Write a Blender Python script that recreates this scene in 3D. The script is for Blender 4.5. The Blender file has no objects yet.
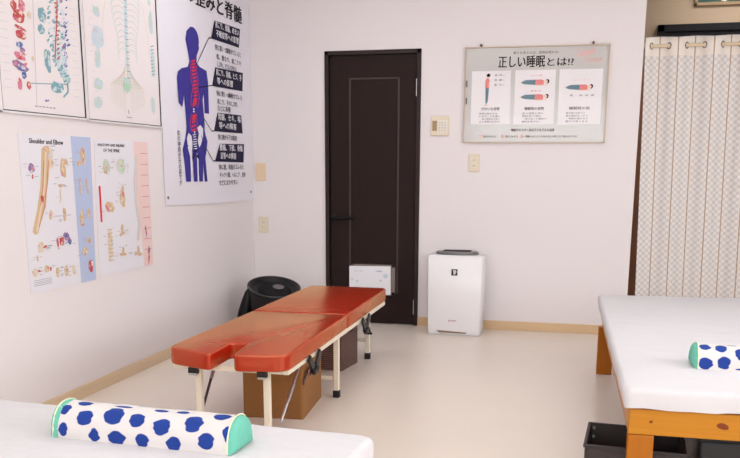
import bpy, bmesh, math, random
from mathutils import Vector, Matrix
S = bpy.context.scene
COL = S.collection
PI = math.pi
random.seed(7)

# ------------------------------------------------------------------ camera, world, light, exposure
cam_data = bpy.data.cameras.new('camera')
cam_data.sensor_fit = 'HORIZONTAL'
cam_data.sensor_width = 36.0
cam_data.lens = 841.27 * 36.0 / 740.0
cam_data.shift_y = (342.37 - 229.0) / 740.0
cam_data.clip_start = 0.05
cam_ob = bpy.data.objects.new('camera', cam_data)
COL.objects.link(cam_ob)
RX, RY, RZ = (0.971173985, 0.238345389, 0.003544856), (0.05191263, -0.196964825, -0.979035207), (-0.232650315, 0.950997547, -0.20366025)
cam_ob.matrix_world = Matrix(((RX[0], -RY[0], -RZ[0], 0.0), (RX[1], -RY[1], -RZ[1], 0.0), (RX[2], -RY[2], -RZ[2], 1.1982), (0, 0, 0, 1)))
S.camera = cam_ob

w = bpy.data.worlds.new('daylight')
S.world = w
w.use_nodes = True
w.node_tree.nodes['Background'].inputs[0].default_value = (0.93, 0.98, 1.0, 1)
w.node_tree.nodes['Background'].inputs[1].default_value = 8.0

LAMP_STRENGTH = 14.5
LAMP_COLOR = (0.93, 0.97, 1.0, 1)
LAMPS = [(-1.2, 1.7), (1.3, .3), (-1.4, 4.8), (.3, 3.7), (1.3, 6.85)]  # last entry is an added fill lamp for the dim space past the curtain

S.view_settings.view_transform = 'Standard'
S.view_settings.look = 'None'
S.view_settings.exposure = -0.37
S.view_settings.gamma = 1.0
S.view_settings.use_curve_mapping = False

# ------------------------------------------------------------------ helpers
def lin(c):
    c = c / 255.0
    return c / 12.92 if c <= 0.04045 else ((c + 0.055) / 1.055) ** 2.4

def rgb(r, g, b):
    return (lin(r), lin(g), lin(b), 1.0)

MATS = {}
def mat(name, col, rough=0.5, metal=0.0, bump=0.0, scale=20.0, stretch=(1, 1, 1), var=0.0, spec=0.5, coat=0.0, trans=0.0, sheen=0.0, detail=4.0, dist=0.01):
    """plain procedural surface with optional noise colour variation and bump"""
    if name in MATS:
        return MATS[name]
    m = bpy.data.materials.new(name)
    m.use_nodes = True
    nt = m.node_tree
    b = nt.nodes['Principled BSDF']
    b.inputs['Base Color'].default_value = col
    b.inputs['Roughness'].default_value = rough
    b.inputs['Metallic'].default_value = metal
    b.inputs['Specular IOR Level'].default_value = spec
    b.inputs['Coat Weight'].default_value = coat
    b.inputs['Transmission Weight'].default_value = trans
    b.inputs['Sheen Weight'].default_value = sheen
    if bump or var:
        tc = nt.nodes.new('ShaderNodeTexCoord')
        mp = nt.nodes.new('ShaderNodeMapping')
        mp.inputs['Scale'].default_value = stretch
        nz = nt.nodes.new('ShaderNodeTexNoise')
        nz.inputs['Scale'].default_value = scale
        nz.inputs['Detail'].default_value = detail
        nt.links.new(tc.outputs['Object'], mp.inputs['Vector'])
        nt.links.new(mp.outputs['Vector'], nz.inputs['Vector'])
        if bump:
            bp = nt.nodes.new('ShaderNodeBump')
            bp.inputs['Strength'].default_value = bump
            bp.inputs['Distance'].default_value = dist
            nt.links.new(nz.outputs['Fac'], bp.inputs['Height'])
            nt.links.new(bp.outputs['Normal'], b.inputs['Normal'])
        if var:
            mx = nt.nodes.new('ShaderNodeMix')
            mx.data_type = 'RGBA'
            mx.inputs['A'].default_value = tuple(c * (1 - var) for c in col[:3]) + (1,)
            mx.inputs['B'].default_value = tuple(min(1, c * (1 + var)) for c in col[:3]) + (1,)
            nt.links.new(nz.outputs['Fac'], mx.inputs['Factor'])
            nt.links.new(mx.outputs['Result'], b.inputs['Base Color'])
    MATS[name] = m
    return m

def dots_mask(nt, vec, dots, wobble=0.0):
    """1 inside any of the ellipses (u, v, ru, rv), else 0"""
    if wobble:
        nz = nt.nodes.new('ShaderNodeTexNoise')
        nz.inputs['Scale'].default_value = 22.0
        nz.inputs['Detail'].default_value = 0.0
        nt.links.new(vec, nz.inputs['Vector'])
        sb = nt.nodes.new('ShaderNodeVectorMath'); sb.operation = 'SUBTRACT'
        nt.links.new(nz.outputs['Color'], sb.inputs[0]); sb.inputs[1].default_value = (0.5, 0.5, 0.5)
        ml = nt.nodes.new('ShaderNodeVectorMath'); ml.operation = 'MULTIPLY'
        nt.links.new(sb.outputs[0], ml.inputs[0]); ml.inputs[1].default_value = (wobble, wobble * 2.2, 0)
        ad = nt.nodes.new('ShaderNodeVectorMath'); ad.operation = 'ADD'
        nt.links.new(vec, ad.inputs[0]); nt.links.new(ml.outputs[0], ad.inputs[1])
        vec = ad.outputs[0]
    last = None
    for (u, v, ru, rv) in dots:
        a = nt.nodes.new('ShaderNodeVectorMath'); a.operation = 'SUBTRACT'
        nt.links.new(vec, a.inputs[0]); a.inputs[1].default_value = (u, v, 0)
        c = nt.nodes.new('ShaderNodeVectorMath'); c.operation = 'MULTIPLY'
        nt.links.new(a.outputs[0], c.inputs[0]); c.inputs[1].default_value = (1 / ru, 1 / rv, 0)
        l = nt.nodes.new('ShaderNodeVectorMath'); l.operation = 'LENGTH'
        nt.links.new(c.outputs[0], l.inputs[0])
        if last is None:
            last = l.outputs['Value']
        else:
            mn = nt.nodes.new('ShaderNodeMath'); mn.operation = 'MINIMUM'
            nt.links.new(last, mn.inputs[0]); nt.links.new(l.outputs['Value'], mn.inputs[1])
            last = mn.outputs[0]
    mr = nt.nodes.new('ShaderNodeMapRange')
    mr.inputs['From Min'].default_value = 0.93; mr.inputs['From Max'].default_value = 1.03
    mr.inputs['To Min'].default_value = 1.0; mr.inputs['To Max'].default_value = 0.0
    nt.links.new(last, mr.inputs['Value'])
    return mr.outputs['Result']

def dotted_fabric(name, dots):
    m = mat(name, rgb(214, 207, 204), 0.85, bump=0.25, scale=60, dist=0.004)
    nt = m.node_tree
    uv = nt.nodes.new('ShaderNodeUVMap'); uv.uv_map = 'UVMap'
    fac = dots_mask(nt, uv.outputs['UV'], dots, 0.012)
    mx = nt.nodes.new('ShaderNodeMix'); mx.data_type = 'RGBA'
    mx.inputs['A'].default_value = rgb(214, 207, 204)
    mx.inputs['B'].default_value = rgb(12, 52, 136)
    nt.links.new(fac, mx.inputs['Factor'])
    nt.links.new(mx.outputs['Result'], nt.nodes['Principled BSDF'].inputs['Base Color'])
    return m

def wood(name, c1, c2, axis=0, scale=9.0, rough=0.42, knots=None, plane='xz'):
    if name in MATS:
        return MATS[name]
    m = bpy.data.materials.new(name)
    m.use_nodes = True
    nt = m.node_tree
    b = nt.nodes['Principled BSDF']
    tc = nt.nodes.new('ShaderNodeTexCoord')
    mp = nt.nodes.new('ShaderNodeMapping')
    sc = [scale] * 3
    sc[axis] = scale * 0.07
    mp.inputs['Scale'].default_value = sc
    nz = nt.nodes.new('ShaderNodeTexNoise')
    nz.inputs['Scale'].default_value = 4.0; nz.inputs['Detail'].default_value = 5.0
    nz.inputs['Distortion'].default_value = 1.2
    mx = nt.nodes.new('ShaderNodeMix'); mx.data_type = 'RGBA'
    mx.inputs['A'].default_value = c1; mx.inputs['B'].default_value = c2
    nt.links.new(tc.outputs['Object'], mp.inputs['Vector'])
    nt.links.new(mp.outputs['Vector'], nz.inputs['Vector'])
    nt.links.new(nz.outputs['Fac'], mx.inputs['Factor'])
    out = mx.outputs['Result']
    if knots:
        sp = nt.nodes.new('ShaderNodeSeparateXYZ'); cb = nt.nodes.new('ShaderNodeCombineXYZ')
        nt.links.new(tc.outputs['Object'], sp.inputs[0])
        nt.links.new(sp.outputs[0], cb.inputs[0]); nt.links.new(sp.outputs[2], cb.inputs[1])
        fac = dots_mask(nt, cb.outputs[0], knots, 0.01)
        m2 = nt.nodes.new('ShaderNodeMix'); m2.data_type = 'RGBA'
        nt.links.new(fac, m2.inputs['Factor']); nt.links.new(out, m2.inputs['A'])
        m2.inputs['B'].default_value = rgb(120, 50, 16)
        out = m2.outputs['Result']
    nt.links.new(out, b.inputs['Base Color'])
    b.inputs['Roughness'].default_value = rough
    b.inputs['Specular IOR Level'].default_value = .15 if 'walnut' in name else .3
    MATS[name] = m
    return m

def thing(name, label, cat, loc=(0, 0, 0), rotz=0.0, group=None):
    o = bpy.data.objects.new(name, None)
    COL.objects.link(o)
    o.location = loc
    o.rotation_euler = (0, 0, rotz)
    o.empty_display_size = 0.1
    tag(o, label, cat, group)
    return o

def tag(o, label, cat, group=None):
    o['label'] = label
    o['category'] = cat
    if group:
        o['group'] = group
    return o

def obj(name, bm, mats, parent=None, smooth=False, loc=None):
    me = bpy.data.meshes.new(name)
    bmesh.ops.recalc_face_normals(bm, faces=bm.faces) if smooth != 'flat' else None
    bm.to_mesh(me)
    bm.free()
    o = bpy.data.objects.new(name, me)
    COL.objects.link(o)
    for m in (mats if isinstance(mats, (list, tuple)) else [mats]):
        me.materials.append(m)
    if smooth is True:
        for p in me.polygons:
            p.use_smooth = True
        me.set_sharp_from_angle(angle=math.radians(50))
    if parent:
        o.parent = parent
    if loc:
        o.location = loc
    return o

def struct(name, bm, m, parent=None, smooth=False):
    o = obj(name, bm, m, parent, smooth)
    if not parent:
        o['kind'] = 'structure'
    return o

def box(bm, a, b, bevel=0.0, seg=2, mi=0, rot=None, org=None):
    c = [(a[i] + b[i]) / 2 for i in range(3)]
    s = [abs(b[i] - a[i]) for i in range(3)]
    g = bmesh.ops.create_cube(bm, size=1.0)
    vs = g['verts']
    bmesh.ops.scale(bm, vec=s, verts=vs)
    bmesh.ops.translate(bm, vec=c, verts=vs)
    fs = list({f for v in vs for f in v.link_faces})
    for f in fs:
        f.material_index = mi
    if bevel:
        es = list({e for v in vs for e in v.link_edges})
        r = bmesh.ops.bevel(bm, geom=es, offset=bevel, segments=seg, profile=0.5, affect='EDGES')
        for f in r['faces']:
            f.material_index = mi
        vs = list({v for f in bm.faces if f.is_valid for v in f.verts if v in set(r['verts'])}) if rot else vs
    if rot is not None:
        bmesh.ops.rotate(bm, cent=org or c, matrix=rot, verts=vs)

def bx(a, b, bevel=0.0, seg=2):
    bm = bmesh.new()
    box(bm, a, b, bevel, seg)
    return bm

def tube(bm, pts, r, n=10, mi=0, cap=True):
    """round bar through points"""
    pts = [Vector(p) for p in pts]
    rings = []
    for i, p in enumerate(pts):
        if i == 0: d = pts[1] - p
        elif i == len(pts) - 1: d = p - pts[i - 1]
        else: d = (pts[i + 1] - p).normalized() + (p - pts[i - 1]).normalized()
        d.normalize()
        up = Vector((0, 0, 1)) if abs(d.z) < 0.9 else Vector((1, 0, 0))
        a = d.cross(up).normalized(); b = d.cross(a).normalized()
        rr = r[i] if isinstance(r, (list, tuple)) else r
        rings.append([bm.verts.new(p + a * math.cos(2 * PI * k / n) * rr + b * math.sin(2 * PI * k / n) * rr) for k in range(n)])
    for i in range(len(rings) - 1):
        for k in range(n):
            f = bm.faces.new((rings[i][k], rings[i][(k + 1) % n], rings[i + 1][(k + 1) % n], rings[i + 1][k]))
            f.material_index = mi
    if cap:
        for rg in (rings[0], rings[-1]):
            f = bm.faces.new(rg); f.material_index = mi

def bar(bm, p, q, wx, wy, mi=0):
    """rectangular bar from p to q"""
    p, q = Vector(p), Vector(q)
    d = (q - p).normalized()
    up = Vector((1, 0, 0)) if abs(d.x) < 0.9 else Vector((0, 0, 1))
    b = d.cross(up).normalized(); a = b.cross(d).normalized()
    r = []
    for c in (p, q):
        r.append([bm.verts.new(c + a * sx * wx / 2 + b * sy * wy / 2) for sx, sy in ((-1, -1), (1, -1), (1, 1), (-1, 1))])
    for k in range(4):
        bm.faces.new((r[0][k], r[0][(k + 1) % 4], r[1][(k + 1) % 4], r[1][k])).material_index = mi
    bm.faces.new(r[0]).material_index = mi
    bm.faces.new(r[1]).material_index = mi

def lathe(bm, prof, n=48, cx=0, cy=0, fn=None, mi=0, sx=1.0, sy=1.0):
    rings = []
    for (r, z) in prof:
        ring = []
        for k in range(n):
            a = 2 * PI * k / n
            p = Vector((cx + r * math.cos(a) * sx, cy + r * math.sin(a) * sy, z))
            if fn: p = fn(p)
            ring.append(bm.verts.new(p))
        rings.append(ring)
    for i in range(len(rings) - 1):
        for k in range(n):
            bm.faces.new((rings[i][k], rings[i][(k + 1) % n], rings[i + 1][(k + 1) % n], rings[i + 1][k])).material_index = mi
    bm.faces.new(rings[0]).material_index = mi
    bm.faces.new(rings[-1]).material_index = mi

def rrect(x0, x1, y0, y1, r, n=6, per=1):
    """rounded rectangle outline, counter-clockwise, with per extra points on each side"""
    out = []
    cs = [(x1 - r, y1 - r, 0), (x0 + r, y1 - r, PI / 2), (x0 + r, y0 + r, PI), (x1 - r, y0 + r, 1.5 * PI)]
    for i, (cx, cy, a0) in enumerate(cs):
        for k in range(n + 1):
            a = a0 + PI / 2 * k / n
            out.append((cx + r * math.cos(a), cy + r * math.sin(a)))
        nx, ny, na = cs[(i + 1) % 4]
        p = out[-1]; q = (nx + r * math.cos(na), ny + r * math.sin(na))
        for k in range(1, per):
            t = k / per
            out.append((p[0] + (q[0] - p[0]) * t, p[1] + (q[1] - p[1]) * t))
    return out

# flat printed work: local x right, z up, -y towards the viewer
class Print:
    def __init__(self): self.bm = bmesh.new()
    def poly(self, pts, mi, d=0.002):
        vs = [self.bm.verts.new((x, -d, z)) for x, z in pts]
        f = self.bm.faces.new(vs); f.material_index = mi
        f.normal_update()
        if f.normal.y > 0: f.normal_flip()
    def rect(self, x0, z0, x1, z1, mi, d=0.002): self.poly([(x0, z0), (x1, z0), (x1, z1), (x0, z1)], mi, d)
    def ell(self, cx, cz, rx, rz, mi, d=0.002, n=14, jag=0.0, seed=0, rot=0.0):
        rd = random.Random(seed)
        pts = []
        for k in range(n):
            a = 2 * PI * k / n
            q = 1 + jag * (rd.random() * 2 - 1)
            x, z = rx * math.cos(a) * q, rz * math.sin(a) * q
            pts.append((cx + x * math.cos(rot) - z * math.sin(rot), cz + x * math.sin(rot) + z * math.cos(rot)))
        self.poly(pts, mi, d)
    def line(self, pts, wd, mi, d=0.002):
        for (x0, z0), (x1, z1) in zip(pts, pts[1:]):
            l = math.hypot(x1 - x0, z1 - z0) or 1e-6
            nx, nz = -(z1 - z0) / l * wd / 2, (x1 - x0) / l * wd / 2
            self.poly([(x0 + nx, z0 + nz), (x1 + nx, z1 + nz), (x1 - nx, z1 - nz), (x0 - nx, z0 - nz)], mi, d)
    def text(self, s, x, z, h, wd=None, mi=0, d=0.003, bold=0.0, slope=0.0, spacing=1.0, vertical=False):
        """lettering whose lower left is x, z, height h, fitted to width wd"""
        cu = bpy.data.curves.new('lettering', 'FONT')
        cu.body = '\n'.join(s) if vertical else s
        cu.resolution_u = 2; cu.space_character = spacing
        if vertical: cu.space_line = 0.95; cu.align_x = 'CENTER'
        t = bpy.data.objects.new('lettering', cu)
        COL.objects.link(t)
        bpy.context.view_layer.update()
        me = bpy.data.meshes.new_from_object(t.evaluated_get(bpy.context.evaluated_depsgraph_get()))
        bpy.data.objects.remove(t); bpy.data.curves.remove(cu)
        if not me.vertices: return
        xs = [v.co.x for v in me.vertices]; ys = [v.co.y for v in me.vertices]
        x0, y0, W, H = min(xs), min(ys), max(xs) - min(xs), max(ys) - min(ys)
        kz = h / H; kx = (wd / W) if wd else kz
        for v in me.vertices:
            X = (v.co.x - x0) * kx
            v.co = Vector((x + X, -d, z + (v.co.y - y0) * kz + slope * X))
        nf = len(self.bm.faces)
        self.bm.from_mesh(me)
        if bold:                                  # heavier strokes: the same glyphs struck again a hair to the side
            for q in (1, 2, 3):
                for v in me.vertices: v.co += Vector((bold * h * 1.1, -.00003, (bold * h * .8 if q == 2 else 0)))
                self.bm.from_mesh(me)
        self.bm.faces.ensure_lookup_table()
        for f in self.bm.faces[nf:]:
            f.material_index = mi
            f.normal_update()
            if f.normal.y > 0: f.normal_flip()
        bpy.data.meshes.remove(me)
    def put(self, name, mats, parent): return obj(name, self.bm, mats, parent, 'flat')

def sheet(name, corners, th, m, parent, sag=0.0):
    """thin sheet with thickness from four corners BL, BR, TR, TL"""
    bm = bmesh.new()
    f = [bm.verts.new((x, -th, z)) for x, z in corners]
    b = [bm.verts.new((x, 0, z)) for x, z in corners]
    bm.faces.new(f); bm.faces.new(b[::-1])
    for k in range(4):
        bm.faces.new((f[k], b[k], b[(k + 1) % 4], f[(k + 1) % 4]))
    return obj(name, bm, m, parent)

# ------------------------------------------------------------------ materials
M_WALL = mat('wall_paint', rgb(228, 219, 219), 0.75, bump=0.08, scale=180, dist=0.002)
M_BEIGE = mat('beige_wall', rgb(172, 146, 120), 0.8, bump=0.05, scale=120, dist=0.002)
M_CEIL = mat('ceiling_white', rgb(243, 241, 239), 0.9)
M_FLOOR = mat('cream_vinyl', rgb(228, 214, 202), 0.30, bump=0.02, scale=3.0, var=0.03, spec=0.4)
M_BASE = wood('pale_maple', rgb(222, 190, 152), rgb(206, 172, 134), axis=0, scale=5)
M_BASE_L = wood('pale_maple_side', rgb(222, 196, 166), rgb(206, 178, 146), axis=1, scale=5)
M_DARK = wood('dark_walnut', rgb(44, 29, 27), rgb(35, 23, 22), axis=2, scale=10, rough=0.62)
M_DARKF = mat('dark_frame', rgb(42, 27, 26), 0.55, spec=.3)
M_BLACK = mat('black_plastic', rgb(24, 22, 24), 0.45)
M_CREAM = mat('cream_steel', rgb(232, 220, 200), 0.38)
M_SILVER = mat('silver_metal', rgb(200, 200, 200), 0.3, metal=0.9)
M_RUB = mat('black_rubber', rgb(22, 20, 22), 0.7)
M_SHEET = mat('white_sheet', rgb(209, 204, 206), 0.85, bump=0.35, scale=5.0, stretch=(1, 2.2, 1), dist=0.02, detail=3)
M_PAPER = mat('white_paper', rgb(226, 222, 228), 0.5)
M_PAPER2 = mat('warm_paper', rgb(232, 222, 222), 0.4)
M_INK = mat('black_ink', rgb(28, 22, 28), 0.6)
M_GREYINK = mat('grey_ink', rgb(176, 172, 178), 0.6)
M_PALEINK = mat('pale_ink', rgb(206, 202, 210), 0.6)
M_TAN = mat('tan_ink', rgb(212, 182, 144), 0.6)
M_TAN2 = mat('light_tan_ink', rgb(224, 206, 184), 0.6)
M_RED = mat('red_ink', rgb(196, 88, 88), 0.6)
M_VIO = mat('violet_ink', rgb(150, 122, 160), 0.6)
M_BLU = mat('blue_ink', rgb(92, 110, 170), 0.6)
M_STRIPB = mat('pale_blue_strip', rgb(180, 190, 218), 0.55)
M_STRIPP = mat('pale_pink_strip', rgb(232, 202, 198), 0.55)
M_GRN = mat('grey_green_ink', rgb(204, 208, 196), 0.6)
M_TEAL = mat('teal_ink', rgb(130, 168, 178), 0.6)
M_TEAL2 = mat('pale_teal_ink', rgb(196, 212, 210), 0.6)
M_GBL = mat('pale_greyblue_ink', rgb(204, 214, 222), 0.6)
M_GR2 = mat('soft_green_ink', rgb(176, 208, 182), 0.6)
M_PNK = mat('pink_ink', rgb(214, 130, 150), 0.6)
M_NAVY = mat('navy_ink', rgb(30, 26, 54), 0.6)
M_PURP = mat('indigo_ink', rgb(62, 54, 140), 0.6)
M_VRED = mat('bright_red_ink', rgb(216, 56, 64), 0.6)
M_PLATE = mat('ivory_plate', rgb(222, 206, 184), 0.4)
INKS = [M_INK, M_GREYINK, M_PALEINK, M_TAN, M_TAN2, M_RED, M_VIO, M_BLU, M_STRIPB, M_STRIPP, M_GRN, M_TEAL, M_TEAL2, M_GBL, M_GR2, M_PNK, M_NAVY, M_PURP, M_VRED, M_PAPER]
for _i in INKS[:-1]: _i.node_tree.nodes['Principled BSDF'].inputs['Specular IOR Level'].default_value = .12
IX = dict(ink=0, grey=1, pale=2, tan=3, tan2=4, red=5, vio=6, blu=7, stb=8, stp=9, grn=10, tea=11, tea2=12, gbl=13, gr2=14, pnk=15, navy=16, purp=17, vred=18, white=19, lt=4)

GLASS = bpy.data.materials.new('clear_glass')
GLASS.use_nodes = True
_n = GLASS.node_tree; _n.nodes.remove(_n.nodes['Principled BSDF'])
_t = _n.nodes.new('ShaderNodeBsdfTransparent'); _g = _n.nodes.new('ShaderNodeBsdfGlossy'); _g.inputs['Roughness'].default_value = 0.02
_m = _n.nodes.new('ShaderNodeMixShader'); _m.inputs[0].default_value = 0.05
_n.links.new(_t.outputs[0], _m.inputs[1]); _n.links.new(_g.outputs[0], _m.inputs[2])
_n.links.new(_m.outputs[0], _n.nodes['Material Output'].inputs['Surface'])

# ------------------------------------------------------------------ the setting
XL, YB, XE, ZC, YF = -2.4955, 6.3112, 0.375, 2.72, 7.32
XR, YN = 2.9, -1.9
struct('floor', bx((XL - .1, YN - .1, -.1), (XR + .1, YF + .1, 0)), M_FLOOR)
struct('ceiling', bx((XL - .1, YN - .1, ZC), (XR + .1, YF + .1, ZC + .1)), M_CEIL)
struct('wall_left', bx((XL - .1, YN - .1, 0), (XL, YF, ZC)), M_WALL)
# back wall with the doorway cut out
DX0, DX1, DZ = -1.900, -1.166, 2.043
bm = bmesh.new()
box(bm, (XL, YB, 0), (DX0, YB + .11, ZC)); box(bm, (DX1, YB, 0), (XE, YB + .11, ZC)); box(bm, (DX0, YB, DZ), (DX1, YB + .11, ZC))
struct('wall_back', bm, M_WALL)
struct('wall_far', bx((XL, YF, 0), (XR, YF + .1, ZC)), M_BEIGE)
FX0, FX1, FZ0, FZ1 = -1.9, 1.9, 0.75, 2.25
bm = bmesh.new()
box(bm, (XL, YN - .1, 0), (FX0, YN, ZC)); box(bm, (FX1, YN - .1, 0), (XR, YN, ZC))
box(bm, (FX0, YN - .1, 0), (FX1, YN, FZ0)); box(bm, (FX0, YN - .1, FZ1), (FX1, YN, ZC))
struct('wall_front', bm, M_WALL)
bm = bmesh.new()
for a, b in (((FX0, FZ0), (FX1, FZ0 + .05)), ((FX0, FZ1 - .05), (FX1, FZ1)), ((FX0, FZ0), (FX0 + .05, FZ1)), ((FX1 - .05, FZ0), (FX1, FZ1)), ((-.03, FZ0), (.03, FZ1))):
    box(bm, (a[0], YN - .07, a[1]), (b[0], YN - .02, b[1]))
w2 = struct('window_2', bm, mat('white_frame', rgb(235, 235, 235), 0.4))
obj('pane', bx((FX0 + .05, YN - .048, FZ0 + .05), (FX1 - .05, YN - .043, FZ1 - .05)), GLASS, w2)
pl = bpy.data.lights.new('window_daylight', 'AREA')
pl.shape = 'RECTANGLE'; pl.size = FX1 - FX0; pl.size_y = FZ1 - FZ0; pl.cycles.is_portal = True
po = bpy.data.objects.new('window_daylight', pl); COL.objects.link(po)
po.location = ((FX0 + FX1) / 2, YN - .09, (FZ0 + FZ1) / 2); po.rotation_euler = (math.radians(90), 0, 0)
# right wall with a window opening
WY0, WY1, WZ0, WZ1 = 0.2, 4.2, 0.8, 2.25
bm = bmesh.new()
box(bm, (XR, YN, 0), (XR + .12, WY0, ZC)); box(bm, (XR, WY1, 0), (XR + .12, YF, ZC))
box(bm, (XR, WY0, 0), (XR + .12, WY1, WZ0)); box(bm, (XR, WY0, WZ1), (XR + .12, WY1, ZC))
struct('wall_right', bm, M_WALL)
bm = bmesh.new()
for a, b in (((WY0, WZ0), (WY1, WZ0 + .05)), ((WY0, WZ1 - .05), (WY1, WZ1)), ((WY0, WZ0), (WY0 + .05, WZ1)), ((WY1 - .05, WZ0), (WY1, WZ1)), (((WY0 + WY1) / 2 - .03, WZ0), ((WY0 + WY1) / 2 + .03, WZ1))):
    box(bm, (XR + .02, a[0], a[1]), (XR + .07, b[0], b[1]))
wn = struct('window_1', bm, mat('white_frame', rgb(235, 235, 235), 0.4))
obj('pane', bx((XR + .042, WY0 + .05, WZ0 + .05), (XR + .047, WY1 - .05, WZ1 - .05)), GLASS, wn)
pl = bpy.data.lights.new('window_daylight', 'AREA')
pl.shape = 'RECTANGLE'; pl.size = WZ1 - WZ0; pl.size_y = WY1 - WY0
pl.cycles.is_portal = True
po = bpy.data.objects.new('window_daylight', pl); COL.objects.link(po)
po.location = (XR + .1, (WY0 + WY1) / 2, (WZ0 + WZ1) / 2); po.rotation_euler = (0, math.radians(90), 0)
# baseboards
struct('baseboard_left', bx((XL, YN, 0), (XL + .010, YB, .068), .002), M_BASE_L)
bm = bmesh.new()
box(bm, (XL + .01, YB - .010, 0), (DX0, YB, .068), .002); box(bm, (DX1, YB - .010, 0), (XE, YB, .068), .002)
struct('baseboard_back', bm, M_BASE)
struct('baseboard_far', bx((XE, YF - .010, 0), (XR, YF, .068), .002), M_BASE)

# door
bm = bmesh.new()
box(bm, (DX0, YB - .012, 0), (DX0 + .030, YB + .11, DZ), .002); box(bm, (DX1 - .030, YB - .012, 0), (DX1, YB + .11, DZ), .002)
box(bm, (DX0, YB - .012, DZ - .030), (DX1, YB + .11, DZ), .002)
box(bm, (DX0 + .03, YB + .035, 0), (DX0 + .045, YB + .11, DZ - .03)); box(bm, (DX1 - .04, YB + .035, 0), (DX1 - .03, YB + .11, DZ - .03)); box(bm, (DX0 + .03, YB + .035, DZ - .045), (DX1 - .03, YB + .11, DZ - .03))
door = struct('door_1', bm, M_DARKF)
door['label'] = 'dark brown single-panel door in its frame'
# leaf with a long sunken panel and a vent opening
lx0, lx1, lz1 = DX0 + .046, DX1 - .034, DZ - .048
px0, px1, pz0, pz1 = -1.714, -1.326, 0.235, 1.850
bm = bmesh.new()
y0, y1 = YB + .004, YB + .034
box(bm, (lx0, y0, .008), (px0, y1, lz1)); box(bm, (px1, y0, .008), (lx1, y1, lz1))
box(bm, (px0, y0, .008), (px1, y1, pz0)); box(bm, (px0, y0, pz1), (px1, y1, lz1))
lf = obj('door_leaf', bm, M_DARK, door)
bm = bmesh.new()
for a, b in (((px0, pz0), (px0 + .014, pz1)), ((px1 - .014, pz0), (px1, pz1)), ((px0, pz1 - .014), (px1, pz1)), ((px0, pz0), (px1, pz0 + .014))):
    box(bm, (a[0], y0 - .004, a[1]), (b[0], y0 + .012, b[1]), .003)
obj('panel_moulding', bm, mat('moulding_brown', rgb(58, 40, 38), 0.5), lf)
obj('door_panel', bx((px0 + .013, y0 + .005, pz0 + .013), (px1 - .013, y0 + .02, pz1 - .013)), M_DARK, lf)
bm = bmesh.new()
box(bm, (-1.850, y0 - .010, .79), (-1.822, y0, .84), .003)
tube(bm, [(-1.836, y0 - .008, .815), (-1.836, y0 - .055, .815)], .009)
tube(bm, [(-1.840, y0 - .050, .815), (-1.78, y0 - .052, .817), (-1.655, y0 - .050, .817)], [.016, .014, .012])
obj('door_handle', bm, mat('black_iron', rgb(18, 16, 18), 0.3, metal=0.5), lf, True)
for z0, z1 in ((1.712, 1.834), (.085, .200)):
    obj('hinge', bx((-1.203, y0 - .006, z0), (-1.196, y0 + .002, z1), .001), M_SILVER, lf)
# vent grille in the door
bm = bmesh.new()
vx0, vx1, vz0, vz1 = -1.702, -1.346, .224, .464
for a, b in (((vx0, vz0), (vx1, vz0 + .03)), ((vx0, vz1 - .022), (vx1, vz1)), ((vx0, vz0), (vx0 + .03, vz1)), ((vx1 - .03, vz0), (vx1, vz1))):
    box(bm, (a[0], y0 - .012, a[1]), (b[0], y0 + .006, b[1]), .002)
for k in range(9):
    z = vz0 + .035 + k * .02
    box(bm, (vx0 + .03, y0 - .007, z), (vx1 - .03, y0 + .004, z + .012), .001)
obj('door_vent', bm, mat('grey_bronze', rgb(132, 118, 114), 0.4, metal=0.3), lf)

# far room: dark door behind the curtain, brown post
bm = bmesh.new()
fx0, fx1, fz = .53, 1.62, 2.296
box(bm, (fx0, YF - .05, 0), (fx0 + .05, YF, fz), .003); box(bm, (fx1 - .05, YF - .05, 0), (fx1, YF, fz), .003)
box(bm, (fx0, YF - .05, fz - .055), (fx1, YF, fz), .003)
box(bm, (fx0 + .05, YF - .035, fz - .10), (fx1 - .05, YF, fz - .055), .003)
d2 = struct('door_2', bm, mat('near_black_frame', rgb(22, 18, 20), 0.7, spec=.2))
obj('door_leaf', bx((fx0 + .05, YF - .022, .01), (fx1 - .05, YF - .002, fz - .10)), M_DARK, d2)
struct('trim_1', bx((.36, YF - .06, 0), (.50, YF, 1.98), .004), wood('brown_post', rgb(186, 128, 96), rgb(164, 108, 78), axis=2, scale=6))

# ceiling lights, plus one added only to brighten the space behind the curtain
def ceiling_light(x, y, label):
    t = thing('ceiling_light', label, 'light', (x, y, ZC - .06), 0, 'ceiling light panels')
    bm = bmesh.new()
    for a, b in (((-.62, -.17), (.62, -.145)), ((-.62, .145), (.62, .17)), ((-.62, -.17), (-.595, .17)), ((.595, -.17), (.62, .17))):
        box(bm, (a[0], a[1], 0), (b[0], b[1], .0595), .003)
    obj('frame', bm, MATS['white_frame'], t)
    m = MATS.get('lamp_diffuser') or bpy.data.materials.new('lamp_diffuser')
    if 'lamp_diffuser' not in MATS:
        m.use_nodes = True
        b = m.node_tree.nodes['Principled BSDF']
        b.inputs['Emission Color'].default_value = LAMP_COLOR
        b.inputs['Emission Strength'].default_value = LAMP_STRENGTH
        MATS['lamp_diffuser'] = m
    obj('diffuser', bx((-.594, -.144, .01), (.594, .144, .02)), m, t)
for (x, y), wh in zip(LAMPS, ('near left', 'near right', 'far left', 'far right', None)):
    ceiling_light(x, y, 'white ceiling light panel overhead, the %s one of four' % wh if wh else 'added unseen light panel to brighten the space behind the curtain')

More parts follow.
